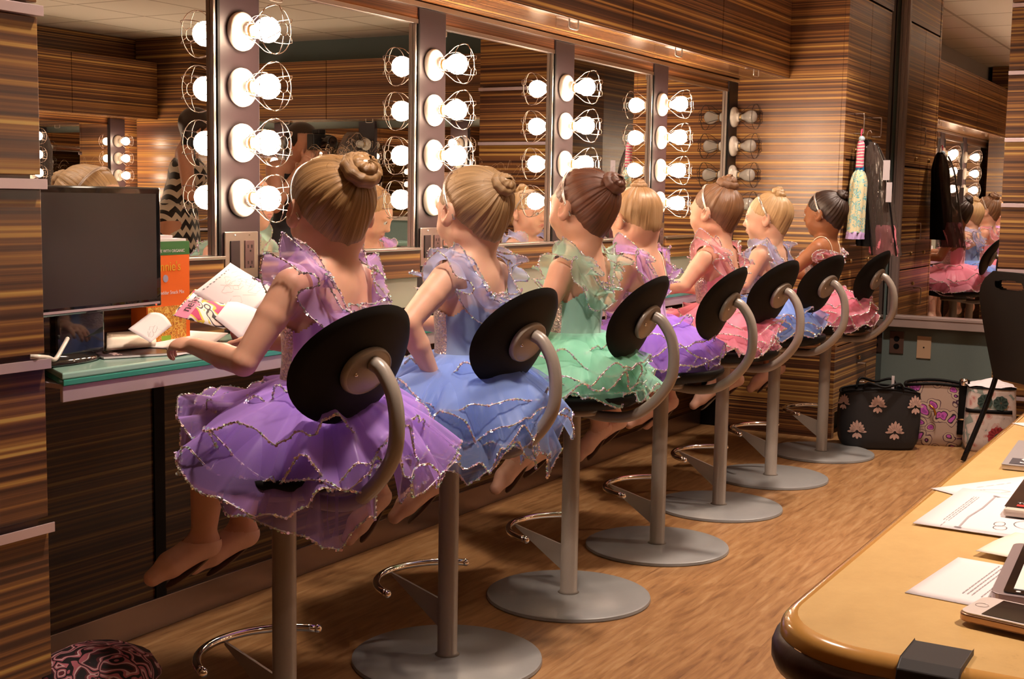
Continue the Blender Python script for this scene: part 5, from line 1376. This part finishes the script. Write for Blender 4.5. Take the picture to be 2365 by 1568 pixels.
# ------------------------------------------------------------------ garments on the locker pull
HX, HY, HZ_ = 6.062, LY-.050, 1.412
t = thing('garment_bag', (HX+.012, HY-.008, HZ_), math.radians(-80), 'black clear-fronted garment bag with a pink costume inside, hung on the locker pull', 'garment bag')
PL = None
m, nt, b = nmat('glossy_clear_vinyl'); b.inputs['Base Color'].default_value = (.10,.075,.065,1); b.inputs['Roughness'].default_value = .10; b.inputs['Alpha'].default_value = .62
b.inputs['Specular IOR Level'].default_value = .9
no = N(nt, 'ShaderNodeTexNoise'); tc = N(nt, 'ShaderNodeTexCoord'); mp = N(nt, 'ShaderNodeMapping'); mp.inputs['Scale'].default_value = (30,30,7); L(nt, tc.outputs['Object'], mp.inputs[0]); L(nt, mp.outputs[0], no.inputs['Vector']); no.inputs['Scale'].default_value = 1; no.inputs['Detail'].default_value = 3
bp = N(nt, 'ShaderNodeBump'); bp.inputs['Strength'].default_value = 1; bp.inputs['Distance'].default_value = .02; L(nt, no.outputs['Fac'], bp.inputs['Height']); L(nt, bp.outputs[0], b.inputs['Normal']); VIN = m
def drape(w0, w1, z0, z1, d0, d1, xo=0, xs=0, folds=5, seed=0, n=40):
    rr = random.Random(seed); p = [rr.uniform(0,6) for _ in range(4)]
    def fn(u, v):
        a = 2*math.pi*u; k = min(1, v*5)**.6; w = (w0+(w1-w0)*k*(.75+.25*v))/2; d = (d0+(d1-d0)*k)/2
        f = 1+.13*math.sin(folds*a+p[0]+v*1.5)+.06*math.sin(folds*2*a+p[1])
        return (xo+xs*v+math.cos(a)*w*f, math.sin(a)*d*f, z0+(z1-z0)*v)
    return fn
for nm, mat, f in (('cover_back', M['black'], drape(.03,.12,-.03,-.52,.03,.06,.0,.035,4,1)), ('cover_front', VIN, drape(.03,.130,-.04,-.56,.04,.075,.02,.085,5,2))):
    MB().grid(46, 30, f, cu=True).build(nm, mat, t, smooth=True)
bd = MB(); ff = drape(.03,.130,-.04,-.56,.04,.075,.02,.085,5,2)
bd.tube([ff(.62, v) for v in np.linspace(.02,1,20)], .005, 6).tube([ff(.92, v) for v in np.linspace(.02,1,20)], .005, 6).build('piping', M['gloss_black'], t, smooth=True)
q = MB(); fc = drape(.10,.12,-.42,-.555,.03,.055,.085,.015,8,5); q.grid(60, 12, lambda u, v: tuple(Vector(fc(u, v))+Vector((.004*math.sin(u*90),.006*math.sin(u*70+v*9),.008*math.sin(u*60)*v))), cu=True)
q.build('pink_costume', pmat('pink_net', (.72,.20,.26), .6), t, smooth=True)
c = MB(); c.box(.082,.112,-.062,-.060,-.215,-.125).box(.100,.125,-.062,-.060,-.315,-.225).build('label_card', M['card'], t)
MB().tube(smooth_path([(.0,.0,-.04),(.0,.0,-.0),(.012,.0,.012),(.020,.0,.0)],4), .002, 6).build('hanger_hook', M['steel'], t, smooth=True)
t = thing('floral_dress', (HX-.075, HY-.004, HZ_), 0, 'blue and yellow floral child dress with pink striped top, hung behind the dark-haired girl', 'dress')
FD = pattern('blue_yellow_floral', [(0,(.05,.25,.50)), (.12,(.55,.55,.10)), (.20,(.42,.62,.62)), (.34,(.06,.36,.42)), (.44,(.66,.62,.40))], 46)
MB().grid(40, 18, lambda u, v: drape(.030,.105,-.17,-.455,.03,.07,-.004,-.020,6,7)(u, v), cu=True).build('skirt', FD, t, smooth=True)
MB().grid(40, 6, lambda u, v: drape(.09,.11,-.450,-.485,.065,.075,-.024,-.004,9,8)(u, v), cu=True).build('lilac_hem', pmat('lilac_hem', (.45,.32,.60), .6), t, smooth=True)
MB().lathe([(.019,-.155),(.020,-.175)], n=20, caps=False).build('waistband', pmat('blue_band', (.02,.18,.42), .5), t, smooth=True)
m, nt, b = nmat('pink_black_stripes'); tc = N(nt, 'ShaderNodeTexCoord'); wv = N(nt, 'ShaderNodeTexWave'); wv.inputs['Scale'].default_value = 22; wv.inputs['Distortion'].default_value = 3; wv.bands_direction = 'Z'; L(nt, tc.outputs['Object'], wv.inputs['Vector'])
r = ramp(nt, [(0,(.75,.08,.20)),(.35,(.85,.55,.55)),(.6,(.03,.02,.02)),(.8,(.85,.8,.75))], 'CONSTANT'); L(nt, wv.outputs['Fac'], r.inputs[0]); L(nt, r.outputs[0], b.inputs['Base Color'])
MB().grid(30, 14, lambda u, v: drape(.016,.040,-.035,-.16,.015,.035,.0,-.004,4,9)(u, v), cu=True).build('striped_top', m, t, smooth=True)
MB().ell((.004,-.002,-.030), (.018,.014,.014), 14, 10).build('neck_ruffle', pmat('pale_blue_ruffle', (.45,.60,.75), .5), t, smooth=True)
MB().tube(smooth_path([(.0,.0,-.03),(.0,.0,-.0),(.010,.0,.014),(.018,.0,.002)],4), .003, 6).build('hanger_hook', pmat('pink_plastic', (.75,.08,.18), .3), t, smooth=True)

# ------------------------------------------------------------------ monitor and clutter at the near end of the counter
TOPZ = .7468
t = thing('monitor', (1.93, 2.06, TOPZ), math.radians(6), 'glossy black flat monitor on a rounded foot beside the striped drawer tower', 'monitor')
MB().box(-.305,.138,0,.028,.096,.352).build('bezel', M['gloss_black'], t, bevel=.004)
MB().box(-.290,.121,-.0012,-.0002,.112,.338).build('screen', M['screen'], t)
MB().box(-.297,.130,-.0018,-.0002,.1015,.1065).build('chin_strip', M['alu'], t)
MB().ell((.118,-.001,.100), .0018, 8, 6).build('power_light', pmat('red_led', (.8,.05,.02), .3, emit=(1,.06,.02), es=2), t)
MB().box(-.17,-.035,.006,.030,.012,.12).build('neck', M['gloss_black'], t, bevel=.006)
MB().lathe([(.001,.0004),(.125,.0004),(.130,.004),(.115,.012),(.06,.020),(.03,.024),(.001,.025)], n=40).xf(Matrix.Translation((-.155,.050,0)) @ Matrix.Scale(.60,4,(0,1,0))).build('foot', M['gloss_black'], t, smooth=True)
t = thing('white_cable', (1.72, 2.0, TOPZ), 0, 'white cable looping from the counter onto the drawer pull', 'cable')
MB().tube(smooth_path([on_y(156,782,2.03), on_y(146,800,2.0), on_y(128,829,1.965), on_y(112,826,1.93), on_y(90,824,1.838), on_y(70,824,1.836)],6), .0042, 8).build('cord', pmat('white_plastic', (.72,.66,.58), .4), t, world=True, smooth=True)
# snack box
t = thing('snack_box', (2.142, 2.125, TOPZ), math.radians(3), 'green and orange snack mix box standing between the monitor and the drawing', 'box')
MB().box(-.075,.066,-.0,.045,0,.202).build('carton', pmat('orange_carton', (.85,.15,.012), .45), t)
MB().box(-.0752,.0662,-.0004,.0452,.2022,.232).build('green_band', pmat('green_band', (.03,.16,.035), .45), t)
MB().box(-.070,.060,.004,.040,.2325,.238).box(-.06,.02,.008,.036,.236,.246).build('torn_flap', M['white_paper'], t)
RXm = Matrix.Rotation(math.pi/2, 4, 'X')
def front(x, z, y=-.0012): return Matrix.Translation((x, y, z)) @ RXm
mb = MB(); text_mb('MADE WITH ORGANIC', .0095, mb, front(-.0,.211)); mb.build('band_text', M['white_paper'], t)
mb = MB(); text_mb("Annie's", .030, mb, front(-.008,.176)); mb.build('brand_text', pmat('yellow_ink', (.75,.42,.02), .5), t)
MB().lathe([(.0085,0),(.0085,.0006)], c=(-.014,-.0005,.150), ax=(0,-1,0), n=20).build('round_badge', pmat('badge', (.35,.32,.45), .5), t)
mb = MB(); text_mb('Cheddar Snack Mix', .0115, mb, front(.001,.118)); mb.build('flavour_text', M['white_paper'], t)
m = pattern('printed_snacks', [(0,(.75,.30,.02)), (.2,(.70,.42,.06)), (.38,(.25,.05,.01)), (.45,(.65,.22,.02)), (.6,(.8,.5,.1))], 75)
MB().box(-.072,.052,-.0014,-.0004,.012,.088).build('snack_picture', m, t)
MB().box(-.030,.0,-.0018,-.0015,.006,.022).build('green_flash', pmat('lime_flash', (.25,.45,.03), .5), t)
# upright curled drawing
c0, c1, c2 = on_y(446,676,2.00), on_y(532,607,2.07), on_y(556,742,1.985)
o, P, nn = sheet('drawing_page', 'large white page with pink line drawings curling up in front of the outlet', 'paper', M['white_paper'], c0, c1-c0, c2-c0, curl=lambda u, v: .012*math.sin(math.pi*u)+.008*v*v, n=14)
rr_ = random.Random(9)
NN = nn if nn.dot(CAMP-c0) > 0 else -nn
strokes('line_drawing', o, P, NN, [scribble(rr_, rr_.uniform(.2,.8), rr_.uniform(.2,.8), rr_.uniform(.04,.11)) for _ in range(12)]+[[(.35,.2),(.55,.45),(.62,.42)], [(.4,.62),(.55,.8)], [(.6,.6),(.85,.55)]], .0006, M['pencil'], .0012)
strokes('title_marks', o, P, NN, [[(.12+.07*i, .06+.012*(i%2)),(.15+.07*i, .07+.012*(i%2))] for i in range(10)], .0014, M['ink'], .0010)
# open colour magazine the nearest girl is holding
m0, m1, m2 = on_y(397,728,1.965), on_y(566,772,1.935), on_y(450,668,2.035)
t = thing('colour_magazine', m0, 0, 'open colour magazine with a pink masthead held up by the girl in purple', 'magazine')
mn = (m1-m0).cross(m2-m0).normalized(); mn = mn if mn.dot(CAMP-m0) > 0 else -mn
def mag(u, v, off=0.0): return m0+(m1-m0)*u+(m2-m0)*v+mn*(off+.010*math.sin(math.pi*min(1,v)))
MB().grid(10, 12, lambda u, v: mag(u, v)).build('page', pattern('magazine_photos', [(0,(.62,.05,.20)), (.18,(.75,.62,.55)), (.32,(.03,.02,.03)), (.42,(.8,.74,.7)), (.55,(.65,.50,.05)), (.66,(.50,.03,.14))], 24), t, world=True, smooth=True, solid=.001)
MB().grid(4, 14, lambda u, v: mag(.02+.17*u, v, .0014)).build('masthead', pmat('pink_masthead', (.62,.16,.30), .4), t, world=True, smooth=True)
mb = MB(); text_mb('nelynin', .034, mb, Matrix.Identity(4)); vv = []
for x, y, z in mb.v: vv.append(tuple(mag(.10-y/.22, .5+x/.135, .0030)))
mb.v = vv; mb.build('masthead_text', M['ink'], t, world=True)
MB().grid(8, 8, lambda u, v: mag(.50+.52*u, .15+.75*v-.35*u, .004)+Vector((0,0,.012*u*v))).build('turned_page', M['white_paper'], t, world=True, smooth=True, solid=.0006)
def cpaper(label, c, a, b_, curl=None, mat=None, z=TOPZ, name='loose_sheet'):
    C = on_z(*c, z); A = on_z(*a, z)-C; B = on_z(*b_, z)-C
    return sheet(name, label, 'paper', mat or M['white_paper'], C, A, B, curl=curl, group='loose papers on the counter')
o, P, nn = cpaper('flat white page under the girl hand at the counter edge', (400,824), (520,800), (372,800), curl=lambda u, v: .001+.004*math.sin(math.pi*v), z=TOPZ+.002)
s0, s1, s2 = on_y(296,760,2.03), on_y(347,722,2.07), on_y(350,812,1.985)
s3 = on_y(397,752,2.02)
o, P, nn = sheet('sketch_page', 'white page with a pencil figure standing curled beside the girl hand', 'paper', M['white_paper'], s0, s3-s1, s1-s0, curl=lambda u, v: .012*math.sin(math.pi*u)*v, group='loose papers on the counter')
o.hide_render = False
NN = nn if nn.dot(CAMP-s0) > 0 else -nn
e1_, e2_ = s2-s0, s3-s0
strokes('pencil_figure', o, P, NN, [scribble(rr_,.72,.45,.10), scribble(rr_,.78,.25,.09), [(.6,.3),(.52,.42),(.65,.5)], [(.6,.25),(.8,.12)], [(.75,.5),(.95,.62)]], .0007, M['grey_ink'], .0010)
o, P, nn = cpaper('small stack of folded sheets in front of the monitor foot', (255,800), (470,815), (330,770), curl=lambda u, v: .004+.010*v, z=TOPZ+.003)
o, P, nn = sheet('page_stack', 'thick wad of pages leaning on the monitor foot', 'paper', M['cream_paper'], (1.900,2.065,.765), (.150,.012,-.006), (.065,.070,.018), thick=.010, group='loose papers on the counter')
C = on_z(205,818,TOPZ+.001); A = on_z(265,838,TOPZ+.001)-C; B = on_z(330,812,TOPZ)-C
t = thing('magazine', C, math.atan2(B.y, B.x), 'black and white magazine flat on the counter edge in front of the monitor', 'magazine')
MB().box(0,.205,-.095,.0,0,.004).build('pages', M['white_paper'], t, bevel=.0006)
c = MB().box(.001,.204,-.094,-.001,.0042,.0048).build('cover', pmat('dark_cover', (.10,.07,.08), .25), t)
mb = MB(); text_mb('SHINE', .026, mb, Matrix.Translation((.034,-.047,.0052)) @ Matrix.Rotation(math.radians(-90),4,'Z')); mb.build('title', pmat('pinkish_title', (.72,.52,.50), .5), c)
t = thing('pink_pouch', (2.36, 2.08, TOPZ), math.radians(15), 'pink dotted pouch on the counter behind the girl in purple', 'pouch')
mb, fn = bag_shell(.16,.05,.125,.25,.25,.0,e=2.6); mb.build('pouch_body', pattern('pink_dots', [(0,(.85,.75,.72)),(.13,(.80,.25,.32))], 60, distort=0), t, smooth=True, solid=.002)
t = thing('sequinned_pouch', (2.66, 2.05, TOPZ), math.radians(-10), 'brown sparkly sequinned pouch on the counter between the first two girls', 'pouch')
mb, fn = bag_shell(.15,.06,.16,.25,.45,.0,e=2.2); mb.build('pouch_body', sequin('bronze_sequins', (.22,.15,.09), .12) if False else pattern('bronze_sparkle', [(0,(.9,.75,.5)),(.10,(.14,.09,.05)),(.5,(.24,.16,.09))], 110, distort=0, rough=.3), t, smooth=True, solid=.002)
MB().grid(24, 3, lambda u, v: tuple(Vector(fn(u, 1.0))*(1-.9*v)+Vector((0,0,.16))*.9*v), cu=True).build('pouch_top', M['cream_paper'], t, smooth=True)
t = thing('cosmetics_tray', (2.95, 2.09, TOPZ), 0, 'low black cosmetics tray on the counter behind the girl in blue', 'tray')
MB().box(-.14,.14,-.05,.05,0,.006).box(-.14,.14,-.05,-.046,.006,.022).box(-.14,.14,.046,.05,.006,.022).box(-.14,-.136,-.046,.046,.006,.022).box(.136,.14,-.046,.046,.006,.022).build('tray_body', M['black'], t)
MB().tube([(-.11,-.02,.012),(.06,.02,.016)], .005, 8).build('brush', pmat('gold_brush', (.6,.45,.25), .3, .8), t, smooth=True)
t = thing('tissue_box', (4.20, 2.10, TOPZ), 0, 'white tissue box on the counter past the girl in mint', 'box')
MB().box(-.07,.07,-.04,.04,0,.05).build('carton', M['white_paper'], t, bevel=.002)
MB().grid(6,6,lambda u,v: ((u-.5)*.05,(v-.5)*.01,.05+.03*math.sin(u*3.1))).build('tissue_tuft', M['white_paper'], t)

# ------------------------------------------------------------------ the two adults who show only in the mirrors
def adult(at, yaw, label, head_z, bend, arms, hair_c, top_m, skirt_m, kneel=0.0, seed=1, long_hair=True, skin=None, hyaw=0, hpitch=0):
    t = thing('person', (at[0], at[1], 0), math.radians(yaw), label, 'person')
    hs = 1.16; dz = -kneel
    hipz, shz = .90+dz, 1.33+dz*1.0
    ln = V3(0, bend, 0)
    T = V3(0, bend*1.25+.03, head_z); R = Rz(math.radians(hyaw)) @ Rx(math.radians(hpitch))
    def Z(x, y, z, k): return V3(x, y, z+dz)+ln*k
    sh = [Z(-.165,-.01,1.315,.95), Z(.165,-.01,1.315,.95)]
    torso = [ell(Z(0,0,.92,0), (.165,.120,.12), k=.05), ell(Z(0,0,1.06,.35), (.125,.095,.12), k=.06), ell(Z(0,.01,1.20,.7), (.145,.105,.12), k=.05), cap(Z(-.12,-.01,1.32,.95), Z(.12,-.01,1.32,.95), .050, k=.04),
             ell(Z(-.062,.075,1.20,.75), (.060,.055,.062), k=.03), ell(Z(.062,.075,1.20,.75), (.060,.055,.062), k=.03)]
    P = torso+[cap(Z(0,-.015,1.33,.97), T+R @ V3(0,-.025,-.06), .058, .048, k=.04)]+head_prims(T, R, hs)
    for i, sd in enumerate((-1, 1)):
        el_, wr, d, n_, cu = arms[i]; el_, wr = V3(*el_), V3(*wr)
        P += [cap(sh[i], el_, .048, .037, k=.03), cap(el_, wr, .037, .025, k=.02)]+hand_prims(wr, d, n_, -sd, 1.0, cu)
        hip = Z(sd*.085,0,.86,0)
        if kneel: kn = V3(sd*.11,.30,.46); an = V3(sd*.11,-.02+.1,.09)
        else: kn = V3(sd*.09,.02,.47); an = V3(sd*.09,-.01,.09)
        P += [cap(hip, kn, .088, .058, k=.04), cap(kn, an, .056, .036, k=.03), cap(an, an+V3(0,.15,-.055), .036, .028, k=.02), cap(an, an+V3(0,-.03,-.05), .034, .030, k=.02)]
    V, F = nets(P, .0085)
    np_mesh('body', V, F, skin or SKIN_F, t)
    face_bits(t, T, R, hs, M['iris'], M['brow'])
    Vl, Fl = nets(torso, .009, off=.006); Vl, Fl = drop_verts(Vl, Fl, Vl[:,2] < 1.30+dz)
    np_mesh('top', Vl, Fl, top_m, t)
    hem = .50+dz*.5
    MB().grid(48, 18, lambda u, v: tuple(V3(math.sin(2*math.pi*u)*(.150+.06*v)*(1+.03*math.sin(14*math.pi*u)*v), math.cos(2*math.pi*u)*(.115+.06*v+(.12*v if kneel else 0)), 1.02+dz+(hem-1.02-dz)*v)+ln*.2*(1-v)+(V3(0,.12*v,0) if kneel else 0)), cu=True).build('skirt' if skirt_m is not top_m else 'trousers', skirt_m, t, smooth=True, solid=.004)
    # hair
    Hp = [ell(T+R @ (V3(0,-.018,.026)*hs), (.0815*hs,.092*hs,.083*hs), R, k=.02)]
    if long_hair:
        for x in (-1, 0, 1): Hp += [cap(T+R @ (V3(x*.055,-.045,.0)*hs), T+V3(x*.085,-.060,-.20), .045, .042, k=.04), cap(T+V3(x*.085,-.060,-.20), T+V3(x*.095,-.045,-.32), .042, .020, k=.04)]
    else: Hp += [ell(T+R @ (V3(0,-.10,-.01)*hs), (.045,.04,.05), R, k=.03)]
    Vh, Fh = nets(Hp, .008)
    q = (Vh-T) @ R/hs
    Vh, Fh = drop_verts(Vh, Fh, ~((q[:,1] > .035) & (q[:,2] < .055)))
    uv = np.stack([np.arctan2(q[:,0], -q[:,1])/6.283 if len(q) == len(Vh) else np.zeros(len(Vh)), Vh[:,2]*2], 1)
    np_mesh('hair', Vh, Fh, hair_c, t, uv=uv)
    return t, T, R
m, nt, b = nmat('black_white_chevron'); tc = N(nt, 'ShaderNodeTexCoord'); s_ = N(nt, 'ShaderNodeSeparateXYZ'); L(nt, tc.outputs['Object'], s_.inputs[0])
ad = N(nt, 'ShaderNodeMath', operation='ADD'); L(nt, s_.outputs[0], ad.inputs[0]); L(nt, s_.outputs[1], ad.inputs[1])
pp = N(nt, 'ShaderNodeMath', operation='PINGPONG'); L(nt, ad.outputs[0], pp.inputs[0]); pp.inputs[1].default_value = .035
sm = N(nt, 'ShaderNodeMath', operation='ADD'); L(nt, pp.outputs[0], sm.inputs[0]); L(nt, s_.outputs[2], sm.inputs[1])
p2 = N(nt, 'ShaderNodeMath', operation='PINGPONG'); L(nt, sm.outputs[0], p2.inputs[0]); p2.inputs[1].default_value = .038
r = ramp(nt, [(0,(.012,.010,.010)), (.5,(.72,.68,.58))], 'CONSTANT'); mr = N(nt, 'ShaderNodeMapRange'); mr.inputs[2].default_value = .038; L(nt, p2.outputs[0], mr.inputs[0]); L(nt, mr.outputs[0], r.inputs[0]); L(nt, r.outputs[0], b.inputs['Base Color'])
CHEV = m
w1, T1, R1 = adult((5.86, -1.34), -40, 'x', 1.47, .09,
   [((-.215,.10,1.08), (-.10,.32,1.02), (.3,1,0), (0,0,1), .5), ((.215,.12,1.08), (.10,.32,1.02), (-.3,1,0), (0,0,1), .5)], H['dark'], CHEV, CHEV, seed=5, hyaw=-8, hpitch=-16, skin=SKIN_F)
w1['label'] = 'Person with long dark hair and a black and white chevron dress, in the mirror'
w2, T2, R2 = adult((5.90, -.45), 12, 'x', 1.37, .05,
   [((-.21,.10,1.02), (-.075,.20,1.265), (.35,.35,.85), (-.6,.6,0), .9), ((.21,.10,1.02), (.075,.20,1.265), (-.35,.35,.85), (.6,.6,0), .9)], H['dark'], pmat('black_shirt', (.012,.011,.012), .7), pmat('dark_trousers', (.02,.02,.025), .8), kneel=.09, seed=8, long_hair=False, hyaw=0, hpitch=-6)
w2['label'] = 'Person in a black shirt with a camera at the face, in the mirror'
MB().tube([tuple(V3(-.085,.185,1.235)+V3(math.cos(a)*.030, math.sin(a)*.026, math.sin(a)*.010)) for a in np.linspace(0, 6.283, 21)[:-1]], .008, 8, closed=True).build('wristband', pmat('orange_wristband', (.85,.20,.02), .5), w2, smooth=True)
cm = thing('camera_body', w2.location + Vector((0, 0, 0)), w2.rotation_euler.z, 'black single-lens camera held up by the person in the black shirt', 'camera')
cm.location = (w2.location.x, w2.location.y, 0)
cm['category'] = 'camera'
CB = pmat('camera_black', (.010,.010,.010), .4)
MB().box(-.068,.068,.205,.262,1.335,1.425).box(-.028,.028,.200,.258,1.425,1.452).build('body', CB, cm, bevel=.006)
MB().lathe([(.036,.0),(.038,.02),(.034,.05),(.037,.085),(.030,.088),(.001,.080)], c=(0,.262,1.378), ax=(0,1,0), n=28).build('lens', M['gloss_black'], cm, smooth=True)
# garment bag behind the woman
t = thing('garment_bag', (7.93, -2.10, 1.62), math.radians(-90), 'clear garment bag with a dark costume on the end wall cabinets, reflected', 'garment bag')
MB().grid(40, 26, drape(.10,.34,-.02,-.80,.05,.10,.0,.0,5,12), cu=True).build('cover', VIN, t, smooth=True)
MB().grid(40, 26, drape(.06,.22,-.05,-.70,.03,.06,.0,.0,6,13), cu=True).build('costume', M['black'], t, smooth=True)
MB().box(-.03,.03,-.075,-.072,-.33,-.25).build('label_card', M['card'], t)
